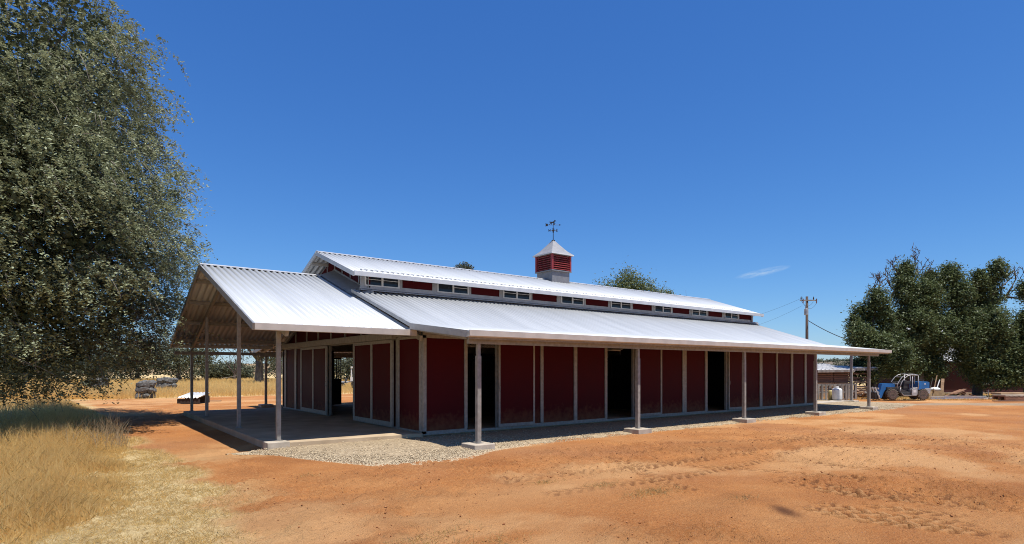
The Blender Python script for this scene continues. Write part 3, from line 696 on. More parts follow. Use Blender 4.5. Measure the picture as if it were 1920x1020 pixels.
# rear wall, floor slab and stall partitions, coloured near black to paint in the interior shade
rw = MB(); rw.box(24.0, 24.06, .12, W-.12, -.05, 2.9)
rw.prism([(.10, 2.9), (W-.10, 2.9), (W-.10, 3.24), (mir(CV), 4.44), (CV, 4.44), (.10, 3.24)], 0, 24.001, 24.061); rw.build('rear_wall', M['red'], barn)
sb = MB(); sb.prism([(-4.22,.32),(0,.03),(0,W+.2),(-4.22,W+.2)], 2, -.35, 0.0); sb.box(0, 24.05, .101, W-.101, -.30, -.012); sbo = sb.build('floor_slab', M['slab'], barn, bevel=.012)
B('slab_corner', M['conc'], sbo, -4.27, -3.72, .26, .74, -.35, .022, bevel=.012)
for v in (CV, mir(CV)):
    for a, b in ((.12, 6.1), (6.12, 12.3), (12.32, 18.3), (18.32, 23.9)):
        if v > HV and a < 1: continue
        pt = MB(); pt.box(a, b, v-.03, v+.03, 0, 1.45); pt.box(a, b, v-.03, v+.03, 2.3, 2.4)
        pt.box(a, a+.1, v-.04, v+.04, 1.45, 2.3); pt.box(b-.1, b, v-.04, v+.04, 1.45, 2.3)
        pto = pt.build('stall_front', M['navy'], barn)
        gb = MB()
        for x in np.arange(a+.18, b-.1, .11): gb.tube([(x, v, 1.45), (x, v, 2.3)], .012, 4)
        gb.build('grille', M['navy'], pto)
for u in (6.11, 12.31, 18.31):
    for v0, v1 in ((.12, CV-.04), (mir(CV)+.04, W-.12)): B('stall_partition', M['navy'], barn, u-.03, u+.03, v0, v1, 0, 2.5)
B('stall_partition', M['navy'], barn, 4.6, 4.66, mir(CV)+.04, W-.12, 0, 2.5)
# ---- posts
def post(u, v, base, top, pad, w=.058, sleeve=None):
    mb = MB(); mb.box(u-w, u+w, v-w, v+w, base, sleeve or top)
    if sleeve: mb.box(u-w*.78, u+w*.78, v-w*.78, v+w*.78, sleeve, top)
    p = mb.build('porch_post', M['galv'], barn, bevel=.006)
    B('base_plate', M['galv'], p, u-w*1.7, u+w*1.7, v-w*1.7, v+w*1.7, base-.0, base+.012)
    if pad:
        h = pad; mb = MB(); mb.prism([(u-h, v-h), (u+h, v-h), (u+h, v+h), (u-h, v+h)], 2, -.35, base-.002)
        mb.build('footing', M['conc'], p, bevel=.018)
    return p
for v in (.66, 5.14, 10.7, 14.32): post(-3.9, v, .0 if v > 1 else .024, pz(v)-.28 if 3 < v < 12 else PEZ-.02, 0, .055)
B('eave_beam', M['galv'], barn, -4.6, -.02, W-.02, W+.06, 2.52, 2.66)
for v in (-2.917, mir(-2.917)):
    for u in (-.03, 6.02, 12.07, 17.70, 23.21):
        post(u, v, .02, 2.53, .31, .058, 2.22)
post(28.8, .2, .0, 2.9, .3, .06); B('rear_beam', M['galv'], barn, 28.74, 28.86, -.2, 6.0, 2.9, 3.05)
tag(B('concrete_strip', M['conc'], None, 24.7, 29.4, .35, 1.25, -.3, -.035), kind='structure')
# ---- cupola
CU, CVv = 11.28, 7.10
M['cup_base'] = mat('cupola_base_metal', (.22,.22,.225), (.17,.17,.175), .5, .2, 4)
cup = B('cupola', M['cup_base'], barn, CU-.58, CU+.58, CVv-.58, CVv+.58, 6.05, 6.74)
B('base_trim', M['cup_base'], cup, CU-.66, CU+.66, CVv-.66, CVv+.66, 6.74, 6.79)
for x in (-1, 1):
    for y in (-1, 1): B('corner_post', M['cup_red'], cup, CU+x*.60-.05, CU+x*.60+.05, CVv+y*.60-.05, CVv+y*.60+.05, 6.79, 7.58)
B('louver_back', M['black'], cup, CU-.5, CU+.5, CVv-.5, CVv+.5, 6.79, 7.58)
for i in range(7):
    z = 6.83+i*.105
    for sgn in (-1, 1):
        mb = MB(); mb.add([(CU-.55, CVv+sgn*.63, z), (CU+.55, CVv+sgn*.63, z), (CU+.55, CVv+sgn*.52, z+.085), (CU-.55, CVv+sgn*.52, z+.085),
                           (CU-.55, CVv+sgn*.63, z+.02), (CU+.55, CVv+sgn*.63, z+.02), (CU+.55, CVv+sgn*.52, z+.105), (CU-.55, CVv+sgn*.52, z+.105)],
                          [(0,1,2,3),(4,5,6,7),(0,1,5,4),(1,2,6,5),(2,3,7,6),(3,0,4,7)]); mb.build('louver', M['cup_red'], cup)
        mb = MB(); mb.add([(CU+sgn*.63, CVv-.55, z), (CU+sgn*.63, CVv+.55, z), (CU+sgn*.52, CVv+.55, z+.085), (CU+sgn*.52, CVv-.55, z+.085),
                           (CU+sgn*.63, CVv-.55, z+.02), (CU+sgn*.63, CVv+.55, z+.02), (CU+sgn*.52, CVv+.55, z+.105), (CU+sgn*.52, CVv-.55, z+.105)],
                          [(0,1,2,3),(4,5,6,7),(0,1,5,4),(1,2,6,5),(2,3,7,6),(3,0,4,7)]); mb.build('louver', M['cup_red'], cup)
mb = MB(); lv = [(.72, 7.585), (.72, 7.635), (.50, 7.83), (.26, 8.12), (.05, 8.40)]
for (h, z), (h2, z2) in zip(lv[:-1], lv[1:]):
    mb.add([(CU-h, CVv-h, z), (CU+h, CVv-h, z), (CU+h, CVv+h, z), (CU-h, CVv+h, z), (CU-h2, CVv-h2, z2), (CU+h2, CVv-h2, z2), (CU+h2, CVv+h2, z2), (CU-h2, CVv+h2, z2)],
           [(0,1,5,4),(1,2,6,5),(2,3,7,6),(3,0,4,7)])
mb.box(CU-.70, CU+.70, CVv-.70, CVv+.70, 7.572, 7.586); mb.box(CU-.05, CU+.05, CVv-.05, CVv+.05, 8.39, 8.40)
M['cup_roof'] = mat('cupola_roof_metal', (.34,.335,.33), (.29,.285,.285), .5, .2, 4)
mb.build('cupola_roof', M['cup_roof'], cup)
for sgn in (-1, 1):
    B('eave_trim', M['white_frame'], cup, CU-.74, CU+.74, CVv+sgn*.735-.012, CVv+sgn*.735+.012, 7.575, 7.632)
    B('eave_trim', M['white_frame'], cup, CU+sgn*.735-.012, CU+sgn*.735+.012, CVv-.72, CVv+.72, 7.575, 7.632)
# ---- weathervane with a trotting horse, compass letters
wv = empty('weathervane', 'black iron weathervane with a trotting horse above an arrow, on the cupola peak', 'weathervane', (CU, CVv, 8.38), FACE)
MB().tube([(0,0,0),(0,0,.06),(0,0,.84)], [.045,.020,.013], 8).build('pole', M['vane'], wv)
mb = MB(); mb.box(-.08,.08,-.08,.08,0,.03); mb.lathe([(.015,.48),(.04,.51),(.04,.55),(.015,.58)], n=10); mb.build('collar', M['vane'], wv)
mb = MB(); mb.tube([(-.15,0,.53),(.15,0,.53)], .011, 6); mb.tube([(0,-.15,.53),(0,.15,.53)], .011, 6); mb.build('compass_arm', M['vane'], wv)
def letter(ch, x, y):
    segs = {'N': [((-.05,-.07),(-.05,.07)),((-.05,.07),(.05,-.07)),((.05,-.07),(.05,.07))],
            'S': [((.05,.07),(-.05,.07)),((-.05,.07),(-.05,0)),((-.05,0),(.05,0)),((.05,0),(.05,-.07)),((.05,-.07),(-.05,-.07))],
            'E': [((-.05,-.07),(-.05,.07)),((-.05,.07),(.05,.07)),((-.05,0),(.03,0)),((-.05,-.07),(.05,-.07))],
            'W': [((-.07,.07),(-.04,-.07)),((-.04,-.07),(0,.03)),((0,.03),(.04,-.07)),((.04,-.07),(.07,.07))]}[ch]
    mb = MB()
    for (a, b), (c, d_) in segs: mb.beam((x+a*.8, y, .53+b*.9), (x+c*.8, y, .53+d_*.9), .02, .026, (0, 1, 0))
    mb.build('compass_letter', M['vane'], wv)
letter('W', -.19, 0); letter('E', .19, 0); letter('N', 0, .19); letter('S', 0, -.19)
mb = MB(); mb.tube([(-.36,0,.81),(.34,0,.81)], .011, 6)
mb.prism([(-.41,.74),(-.29,.75),(-.25,.81),(-.29,.87),(-.41,.88),(-.37,.81)], 1, -.012, .012)
mb.prism([(.30,.775),(.40,.81),(.30,.845)], 1, -.012, .012); mb.build('arrow', M['vane'], wv)
hp = [(-.30,1.20),(-.36,1.14),(-.31,1.13),(-.25,1.17),(-.22,1.10),(-.24,1.02),(-.34,.95),(-.33,.91),(-.20,1.0),(-.15,1.07),(-.13,1.00),(-.19,.91),(-.15,.91),(-.07,1.01),(-.08,1.08),
      (.03,1.08),(.02,1.00),(.09,.91),(.13,.91),(.07,1.01),(.09,1.07),(.17,1.0),(.12,.94),(.15,.92),(.23,1.01),(.14,1.12),(.15,1.19),(.20,1.24),(.27,1.22),(.29,1.26),(.20,1.34),(.17,1.38),(.15,1.34),(.08,1.26),(.02,1.20),(-.10,1.19),(-.20,1.20)]
mb = MB(); mb.prism([(x*.58-.02, (z-.91)*.55+.815) for x, z in hp], 1, -.012, .012); mb.build('horse', M['vane'], wv)

# ------------------------------------------------------------------ grass
def blades(u, v, z, h, wd, rng, lean=.35, dirb=None, tintc=None):
    n = len(u); a = rng.uniform(0, 2*PI, n); la = a if dirb is None else dirb+rng.normal(0, .7, n); L_ = np.abs(rng.normal(0, lean, n))*h
    wx, wy = np.cos(a)*wd/2, np.sin(a)*wd/2
    base = np.c_[u, v, z]
    mid = base+np.c_[np.cos(la)*L_*.35, np.sin(la)*L_*.35, h*.6]; tip = base+np.c_[np.cos(la)*L_, np.sin(la)*L_, h*np.sqrt(np.clip(1-(L_/h)**2*.5, .1, 1))]
    wv_ = np.c_[wx, wy, np.zeros(n)]
    Vv = np.stack([base-wv_, base+wv_, mid+wv_*.75, mid-wv_*.75, tip], 1).reshape(-1, 3)
    o = np.arange(n)[:, None, None]*5; Ff = (np.array([(0,1,2),(0,2,3),(3,2,4)])[None]+o).reshape(-1, 3)
    t = rng.uniform(0, 1, n) if tintc is None else np.clip(tintc+rng.normal(0, .18, n), 0, 1)
    return Vv, Ff, np.repeat(t, 5)
def heads(u, v, z, tipdir, rng): pass
rng = np.random.default_rng(21)
n = 38000; v = -7.2+rng.uniform(0, 1, n)**1.35*36; u = tall_edge(v)+.25-rng.exponential(1.5, n)
k = u > -15 - .1*v; u, v = u[k], v[k]
w1 = fbm(u*1.1, v*1.1, 33, 3); keep = rng.uniform(0, 1, len(u)) < sstep(.25, .5, w1+.12*np.clip(tall_edge(v)-u, 0, 2)+.1); u, v = u[keep], v[keep]
h = rng.uniform(.28, .75, len(u))*(.55+.6*fbm(u*.7, v*.7, 35, 3))*np.clip((tall_edge(v)+.35-u+(fbm(v*1.3, u*.7, 37, 2)-.5)*1.3)/1.5, .18, 1)*1.15
bl = blades(u, v, gz(u, v)-.02, h, .0125, rng, 1.0, tintc=.25+.55*fbm(u*1.5, v*1.5, 36, 3))
g1 = array_mesh('tall_grass', bl[0], bl[1], M['straw'], None, dict(tint=bl[2]))
tag(g1, 'tall dry golden grass under the oak at the left', 'grass', kind='stuff')
n = 60000; v = -9.6+rng.uniform(0, 1, n)**1.2*20; u = straw_edge(v)+.25-rng.uniform(0, 1, n)**1.2*3.2
dens = fbm(u*1.2, v*1.2, 39, 4); keep = (rng.uniform(0, 1, n) < sstep(.32, .60, dens+.12)*sstep(.3, -.5, u-straw_edge(v)+(fbm(u*.9, v*.9, 40, 4)-.5)*1.6)); u, v = u[keep], v[keep]
h = rng.uniform(.05, .22, len(u)); bl = blades(u, v, gz(u, v)+.0, h*.45, .009, rng, 2.4, tintc=.45+.5*fbm(u*1.1, v*1.1, 41, 3))
tag(array_mesh('cut_straw', bl[0], bl[1], M['straw'], None, dict(tint=bl[2])), 'flattened cut straw lying between the tall grass and the bare dirt', 'grass', kind='stuff')
# field beyond
n = 85000; al = 38+rng.uniform(0, 1, n)**1.7*62; ac = rng.uniform(-.92, .02, n)*al
pu = CAM[0]+FWD.x*al+RGT.x*ac; pv = CAM[1]+FWD.y*al+RGT.y*ac
fe2 = 28.5+3.2*fbm(pu*.12, pv*.12, 50, 3); k = (pv > fe2+rng.exponential(.8, n)) & ((pu < -.6) | (pv > 15)); pu, pv, al2 = pu[k], pv[k], al[k]
bl = blades(pu, pv, gz(pu, pv)-.03, rng.uniform(.35, .75, len(pu)), .022+.00034*al2, rng, .45, tintc=.35+.45*fbm(pu*.35, pv*.35, 52, 3))
tag(array_mesh('field_grass', bl[0], bl[1], M['straw'], None, dict(tint=bl[2])), 'pale dry grass field behind the porch running to the far trees', 'grass', kind='stuff')
n = 14000; al = 36.8+rng.uniform(0, 1, n)*9; ac = rng.uniform(.48, .92, n)*al
pu = CAM[0]+FWD.x*al+RGT.x*ac; pv = CAM[1]+FWD.y*al+RGT.y*ac
bl = blades(pu, pv, gz(pu, pv)-.02, rng.uniform(.06, .22, n), .02, rng, .8)
tag(array_mesh('yard_grass', bl[0], bl[1], M['straw'], None, dict(tint=bl[2])), 'short dry grass in the yard round the blue loader and the junk', 'grass', kind='stuff')
# grey dry weed stalks at the edge of the shade
mb_v = []; 
n = 500; v = rng.uniform(3.0, 9.5, n); u = -7.0-rng.exponential(.7, n)
h = rng.uniform(.45, .85, n); bl = blades(u, v, gz(u, v)-.02, h, .010, rng, .5)
tag(array_mesh('dry_weeds', bl[0], bl[1], M['weed'], None, dict(tint=bl[2])), 'grey dead weed stalks standing at the edge of the oak shade', 'weeds', kind='stuff')

# small clods and straw bits on the dirt
n = 9000; u = rng.uniform(-6, 13, n); v = rng.uniform(-13.4, -3.7, n)
k = fbm(u*.35+3, v*.35, 21, 3)+rng.uniform(-.12, .12, n) > .47; u, v = u[k], v[k]; n = len(u)
sr = np.minimum(rng.exponential(.005, n)+.004, .022); sv = oct_v[None]*sr[:, None, None]*rng.uniform(.5, 1.3, (n, 6, 1))+np.c_[u, v, gz(u, v)+sr*.3][:, None]
sf = (oct_f[None]+np.arange(n)[:, None, None]*6).reshape(-1, 3)
M['clod'] = leaf_mat('clod_earth', (.22,.085,.034), (.44,.20,.085), .95, 0, .1)
tag(array_mesh('dirt_clods', sv.reshape(-1, 3), sf, M['clod'], None, dict(tint=np.repeat(rng.uniform(0, 1, n), 6))), 'small red clods of earth scattered over the bare yard', 'clods', kind='stuff')
n = 0; us, vs2 = [], []
for cu, cv, s, m_ in ((-1.55,-7.3,.16,120), (-.9,-8.1,.2,120), (-.75,-9.0,.32,420), (-4.8,-9.0,.3,160), (-5.1,-9.2,.25,120), (-4.4,-9.6,.3,140), (-4.7,-4.2,.10,40), (.1,-10.1,.15,60)):
    us.append(rng.normal(cu, s, m_)); vs2.append(rng.normal(cv, s*.45, m_))
u = np.concatenate(us); v = np.concatenate(vs2)
bl = blades(u, v, gz(u, v)+.012, rng.uniform(.03, .08, len(u)), .009, rng, 3.0)
tag(array_mesh('straw_scraps', bl[0], bl[1], M['straw'], None, dict(tint=bl[2])), 'thin scraps of straw lying on the bare red dirt', 'straw', kind='stuff')

# ------------------------------------------------------------------ far trees
def small_tree(name, label, along_, across_, h, rad, seed, group=None, m='farleaf', leaf=.34, nc=150, per=22, base=.12, tint=0., lobes=None, tr=.3, thick=.3, z=-.1):
    t = empty(name, label, 'tree', site(along_, across_, z), FACE, group)
    rg = np.random.default_rng(seed); rr_ = random.Random(seed)
    if lobes is None:
        lobes = [(0, 0, h*.62, rad*.8, rad*.8, h*.36)]
        for i in range(6):
            a = 2*PI*i/6+rr_.uniform(-.4, .4); q = rr_.uniform(.35, .6)*rad
            lobes.append((math.cos(a)*q, math.sin(a)*q, h*rr_.uniform(base+.22, .72), rad*.5, rad*.5, h*rr_.uniform(.16, .26)))
    crown('crown', lobes, int(nc*1.6), per, (.40*rad/3, .40*rad/3, .34*rad/3), leaf, M[m], t, rg, thick, tint_bias=tint)
    trunk(t, h, tr, rr_, 4, llen=h*.28)
    return t
gl = 'oaks along the far edge of the dry field'
def px(x, d): return (x-960)/1088*d
fo = [('dark rounded field oak at the far left edge, seen under the drooping oak branches', 30, 92, 8.5, 6.0), ('broad field oak behind the hanging branch tips of the big oak', 110, 96, 8.5, 7.0),
      ('dark field oak above the half-hidden rock basket at left', 190, 94, 8.0, 6.0), ('field oak just left of the two rock baskets', 258, 90, 6.4, 5.0),
      ('tall dense field oak behind the outermost porch post', 335, 82, 6.6, 5.2), ('low blue-green field oak between the two middle porch posts', 412, 98, 2.5, 4.2),
      ('low bushy field oak right of the dead tree', 440, 101, 2.6, 4.0)]
for i, (lb, x, d, h, r) in enumerate(fo): small_tree('field_oak', lb, d, px(x, d), h, r, 100+i, gl, nc=170, per=26, leaf=.36, base=-.05)
small_tree('oak_tree', 'spreading oak with a thick bare trunk seen through the porch, left of the red wall', 74, px(486, 74), 8.2, 4.6, 130, None, nc=90, per=34, leaf=.30, tr=.52,
           lobes=[(-1.8,0,6.2,2.0,2,1.3), (1.3,0,5.0,2.4,2.2,2.2), (0,.5,7.0,3.0,2.5,1.6), (3.0,0,3.6,1.6,1.6,1.8), (-2.9,0,5.4,.9,1,.8)])
small_tree('oak_tree', 'oak seen through the open barn doorway, behind the pale farm machine', 84, px(652, 84), 4.6, 4.4, 131, None, nc=150, per=24, leaf=.32, base=-.05)
small_tree('oak_tree', 'greyish oak behind the porch, partly hidden by the barn wall at its right', 90, px(545, 90), 6.0, 5.0, 132, None, nc=150, per=24, leaf=.34, base=-.05)
dt = empty('dead_tree', 'leafless dead tree in the far field, beside the second porch post', 'tree', site(92, px(440, 92)), FACE)
mb = MB(); rq = random.Random(5); mb.tube([(0,0,-.2),(0,0,1.2)], [.2,.16], 6)
for i in range(4): grow(mb, (0,0,1.1), (rq.uniform(-.7,.7), 0, 1), .12, 2.2, 3, rq, 4, .6, .1, .03)
mb.build('branches', M['deadwood'], dt)
tag(MB().beam((-1.3,0,.5), (1.2,.2,.95), .07, .07).build('fallen_limb', M['grey_wood'], None), 'pale bleached limb lying among the oaks in the far field', 'branch').location = site(88, px(432, 88))
def hill_trees(name, label, H, n, seed, b0, b1, size):
    A, Bq, h = H; rg = np.random.default_rng(seed); P = []; 
    ia = rg.integers(0, A.shape[0]*3//4, n); ib = rg.integers(0, A.shape[1], n)
    a = A[ia, ib]+rg.uniform(-3, 3, n); b = Bq[ia, ib]+rg.uniform(-3, 3, n); z = h[ia, ib]
    k = (b > b0) & (b < b1); a, b, z = a[k], b[k], z[k]; n = len(a); per = 26
    r = rg.uniform(.6, 1.5, n)*size; kk = np.repeat(np.arange(n), per)
    d = rg.normal(0, .55, (n*per, 3)); d[:, 2] = np.abs(d[:, 2])*.8+.15
    al_ = a[kk]+d[:, 0]*r[kk]; ac_ = b[kk]+d[:, 1]*r[kk]
    P = np.c_[CAM[0]+FWD.x*al_+RGT.x*ac_, CAM[1]+FWD.y*al_+RGT.y*ac_, z[kk]+d[:, 2]*r[kk]*1.25]
    Vv, Ff = leaf_arrays(P, r[kk]*.62*rg.uniform(.6, 1.3, len(P)), .4, .75, rg)
    t = np.clip(rg.uniform(0, .7, n)[kk]+rg.uniform(0, .3, len(P)), 0, 1)
    tag(array_mesh(name, Vv, Ff, M['farleaf'], None, dict(tint=np.repeat(t, 4))), label, 'scrub oaks', kind='stuff')
hill_trees('hill_oaks', 'scattered dark scrub oaks dotting the tan hill behind the porch', H1, 1100, 61, -300, 30, .95)
hill_trees('hill_oaks', 'dense grey-green scrub covering the distant hill above the plank shed', H2, 3600, 62, 180, 640, 1.6)

# crowns that rise behind the barn roof
small_tree('leafy_tree', 'green leafy tree rising behind the barn ridge, right of the cupola', 52, px(1178, 52), 11.0, 3.4, 140, None, 'greenleaf', .17, 480, 40, .1, .25,
           lobes=[(.0,0,9.3,1.0,1.0,1.6), (-1.2,0,8.6,1.4,1.2,1.0), (1.2,0,8.8,1.2,1,1.1), (2.2,0,7.9,1.2,1,1.0), (0,0,6.5,2.8,2,2)])
small_tree('leafy_tree', 'small green treetop just showing over the ridge, farther right than the taller crown', 56, px(1249, 56), 9.8, 1.6, 141, None, 'greenleaf', .17, 130, 40, .1, .25, lobes=[(0,0,8.6,.8,.8,1.0), (.2,0,7,1.5,1.5,1.4)])
small_tree('leafy_tree', 'dark treetop peeping over the ridge left of the cupola', 60, px(869, 60), 12.9, 1.6, 142, None, 'farleaf', .18, 130, 40, .1, .0, lobes=[(0,0,12.3,.9,.8,.6), (.1,0,10.4,1.6,1.5,1.6)])

# ------------------------------------------------------------------ right-hand trees
def inner(lobes, n, size, m, parent, rg, sc_=.75):
    L = [(x, y, z, a*sc_, b*sc_, c*sc_) for x, y, z, a, b, c in lobes]; q, d = lobe_points(L, n, rg, .2); q[:, 2] = np.maximum(q[:, 2], .5)
    Vv, Ff = leaf_arrays(q, size*rg.uniform(.6, 1.3, n), .2, .8, rg)
    tag(array_mesh('added_shade_foliage', Vv, Ff, M[m], parent, dict(tint=np.repeat(rg.uniform(0, .4, n), 4))), kind='stuff')  # larger leaves added inside to stop light, tinted darker as inner shade
def yard_tree(label, d, x, lobes, seed, nc, dead=(), tr=.3, tint=0., per=60, limb=()):
    t = empty('shade_tree', label, 'tree', site(d, px(x, d)), FACE, 'dark leafy trees in front of the red house')
    rg = np.random.default_rng(seed); rr_ = random.Random(seed)
    lobes = [(x, y, z, a*.86, b*.9, c*.88) for x, y, z, a, b, c in lobes]
    crown('crown', lobes, int(nc*2.0), per, (.20, .20, .15), .17, M['treeleaf'], t, rg, .10, up=.55, droop=.6, hang=.55, tint_bias=tint, asp=.42)
    inner(lobes, nc*7, .34, 'treeleaf', t, rg)
    mb = MB(); top = max(l[2] for l in lobes)
    mb.tube([(0,0,-.25),(0,0,.1),(.1,0,1.4),(0,0,2.6)], [tr*1.5,tr*1.1,tr*.85,tr*.8], 9)
    for l in lobes:
        a = Vector((0,0,2.2)); b = Vector(l[:3]); mid = a.lerp(b, .5)+Vector((rr_.uniform(-.4,.4), rr_.uniform(-.4,.4), .3))
        mb.tube([a, mid, b], [tr*.55, tr*.4, tr*.2], 6)
    mb.build('trunk', M['bark'], t, smooth=True)
    if dead:
        mb = MB()
        for q in limb: mb.tube(q, [.10-.07*i/(len(q)-1) for i in range(len(q))], 6)
        for p, dr, r, ln, dep in dead: grow(mb, p, dr, r, ln, dep, rr_, 5, .75, .06, .022)
        tag(mb.build('dead_branches', M['deadwood'], t, smooth=True), kind='stuff')
    return t
yard_tree('narrow dark leafy tree beside the barn roof end, with bare twigs on top', 41, 1636, [(0.15,-0.37,6.75,0.72,0.83,1.15), (-0.60,0.35,5.43,1.00,1.16,1.43), (0.72,-0.24,5.35,0.79,0.91,1.43), (-1.36,-0.74,4.30,0.79,0.91,1.25), (-0.23,-0.50,3.55,1.43,1.66,1.43), (1.09,-0.55,3.17,1.25,1.45,1.61), (-0.79,-0.35,2.04,1.15,1.33,0.89)], 201, 260,
          [((.2,0,7.0),(-.2,0,1),.06,.9,3), ((.3,0,7.0),(.35,.1,1),.05,.8,3), ((.1,0,6.8),(.0,.2,1),.05,1.0,3)], .22)
yard_tree('tallest dark leafy tree with dead antler-like branches at its upper left', 42, 1722, [(-0.77,0.29,8.99,0.81,0.93,1.10), (-1.24,-0.41,7.44,0.88,1.02,1.47), (-0.08,-0.47,7.06,0.95,1.10,1.65), (1.16,0.34,8.60,0.51,0.59,0.92), (0.89,-0.07,7.06,0.88,1.02,1.47), (2.43,0.26,8.79,0.81,0.93,1.03), (2.62,-0.50,7.06,0.88,1.02,1.65), (-0.85,-0.55,5.13,1.47,1.70,1.65), (1.08,-0.28,4.74,1.47,1.70,1.83), (2.62,-0.77,4.35,1.10,1.27,1.83), (-1.24,-0.05,2.81,1.47,1.70,1.47), (0.89,-0.10,2.42,1.10,1.27,1.17)], 202, 520,
          [((-1.3,0,8.7),(-.6,0,1),.06,.9,3), ((-.5,0,8.2),(.35,0,1),.08,1.3,3), ((-1.6,0,7.6),(-.7,0,.8),.06,1.1,3), ((-.4,0,8.2),(.9,0,1),.06,1.1,3), ((-1.6,0,6.0),(-1.1,0,.5),.05,1.1,3)], .34)
yard_tree('broad leafy tree with two high rounded tops in front of the house window', 42, 1832, [(-0.15,-0.47,8.60,0.51,0.59,0.81), (1.00,-0.47,9.06,0.66,0.76,0.88), (0.62,0.04,7.44,1.03,1.19,1.47), (-0.46,0.44,6.67,1.03,1.19,1.65), (0.12,-0.62,5.13,1.65,1.91,1.65), (-0.66,-0.78,3.20,1.39,1.61,1.83), (0.69,-0.58,3.20,1.47,1.70,1.83), (0.31,-0.97,1.65,1.47,1.70,0.92), (1.39,-0.78,3.97,0.81,0.93,1.28)], 203, 420,
          [((1.78,0,7.9),(.2,0,1),.03,.7,2), ((2.5,0,8.5),(.3,0,1),.03,.6,2), ((1.5,0,6.9),(.9,0,.1),.035,.9,2), ((2.9,0,7.1),(.8,0,-.2),.03,.5,1), ((1.3,0,6.6),(.4,0,1),.03,.9,2), ((-.7,0,7.2),(-.2,0,1),.04,.8,2)], .3,
          limb=[[(.6,0,5.9),(1.07,0,6.38),(1.66,0,7.06),(1.72,0,7.4),(1.78,0,7.9),(2.5,0,8.6)], [(1.66,0,7.02),(2.08,0,7.2),(2.5,.05,7.8),(2.9,.1,8.5),(2.8,.1,9.2)], [(2.08,0,7.18),(2.5,-.1,7.12),(2.95,-.1,7.06)]])
yard_tree('dark leafy tree cut by the right edge of the view', 41, 1926, [(-0.04,-0.06,7.69,0.57,0.66,0.89), (-0.53,-0.50,5.05,0.72,0.83,1.43), (0.15,-0.77,3.92,1.25,1.45,2.15), (-0.98,-0.77,2.79,0.89,1.04,1.43), (-1.58,-0.78,2.04,0.72,0.83,1.07)], 204, 240, [((-.1,0,7.6),(-.3,0,1),.05,.9,3)], .24)

# ------------------------------------------------------------------ red house behind the trees
hs = empty('red_house', 'dark red house with white metal roof, half hidden behind the shade trees', 'house', site(46, 36.5), FACE)
X0, X1 = -3.6, 9.0
mb = MB(); mb.box(X0, .02, 0, 8, -.3, 2.75); mb.box(1.35, X1, 0, 8, -.3, 2.75); mb.box(.02, 1.35, 0, 8, -.3, .85); mb.box(.02, 1.35, 0, 8, 2.2, 2.75); mb.box(.02,1.35,.3,8,.85,2.2)
mb.prism([(0, 2.75), (8, 2.75), (4, 5.6)], 0, X0, X1); mb.build('wall', M['house_red'], hs)
for y0, y1 in ((-.6, 4.0), (8.6, 4.0)):
    n_ = 110; xs = np.linspace(X0-.5, X1+.5, n_); wz = .03*(np.arange(n_) % 2)
    Vv = np.concatenate([np.c_[xs, np.full(n_, y0), 2.55+wz], np.c_[xs, np.full(n_, y1), 5.85+wz]]); i = np.arange(n_-1)
    array_mesh('roof', Vv, np.c_[i, i+1, i+1+n_, i+n_], M['lighttrim'], hs)
mb = MB()
for x0, x1, z0, z1 in ((.0,1.37,.75,.87), (.0,1.37,2.2,2.32), (.0,.1,.87,2.2), (1.27,1.37,.87,2.2), (.66,.71,.87,2.2)): mb.box(x0, x1, -.05, .06, z0, z1)
wf = mb.build('window', M['white_frame'], hs); B('pane', M['glass'], wf, .1, 1.27, .02, .03, .87, 2.2)
B('base_board', M['grey_wood'], hs, X0, X1, -.04, -.002, -.1, .12)

# ------------------------------------------------------------------ plank shed, pallets, tanks
sh = empty('plank_shed', 'open slatted plank shed with a white metal roof beyond the barn end', 'shed', site(40, px(1580, 40)), FACE)
kx = 40/1088
def sx(x): return (x-1580)*kx
def szz(y): return (691-y)*kx+2.0
rr_ = random.Random(31)
for x0, x1 in ((1528, 1597), (1599, 1628)):
    yy = 697.0 if x0 < 1590 else 699.0
    while yy < 744:
        hgt = rr_.uniform(2.6, 3.6); 
        lit = yy > (714 if x0 < 1590 else 712)  # sun and shade put into the wood: lower boards tan, upper ones brown
        if rr_.random() > .06:
            nseg = 2 if x0 < 1590 else 1; e = np.linspace(sx(x0), sx(x1), nseg+1)
            for a, b in zip(e[:-1], e[1:]):
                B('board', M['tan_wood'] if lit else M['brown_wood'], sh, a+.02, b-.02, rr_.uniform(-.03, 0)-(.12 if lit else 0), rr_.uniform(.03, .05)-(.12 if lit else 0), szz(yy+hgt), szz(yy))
        yy += hgt+rr_.uniform(.7, 1.6)
for x in (1528, 1562, 1598, 1628): B('post', M['brown_wood'], sh, sx(x)-.06, sx(x)+.06, .06, .18, -.2, szz(690))
B('back_wall', M['wood_dark'], sh, sx(1528), sx(1628), 2.4, 2.5, -.2, szz(694))
def shed_roof(x0, x1, ya, yb, d, nm='roof'):
    mb = MB(); a = [(sx(x0), -.35, szz(yb)), (sx(x1), -.35, szz(yb-1)), (sx(x1-6), d, szz(ya)), (sx(x0), d, szz(ya))]
    mb.add(a+[(x, y, z-.05) for x, y, z in a], [(0,1,2,3),(7,6,5,4),(0,4,5,1),(1,5,6,2),(2,6,7,3),(3,7,4,0)]); r_ = mb.build(nm, M['white'], sh)
    for i in range(1, 9):
        t = i/9; p = Vector(a[0]).lerp(Vector(a[1]), t); q = Vector(a[3]).lerp(Vector(a[2]), t); MB().beam(p+Vector((0,0,.02)), q+Vector((0,0,.02)), .03, .03).build('seam', M['white'], r_)
    MB().beam((sx(x0), -.37, szz(yb)-.12), (sx(x1), -.37, szz(yb-1)-.12), .03, .16).build('fascia_board', M['grey_wood'], r_)
shed_roof(1528, 1597, 681.5, 693, 2.8)
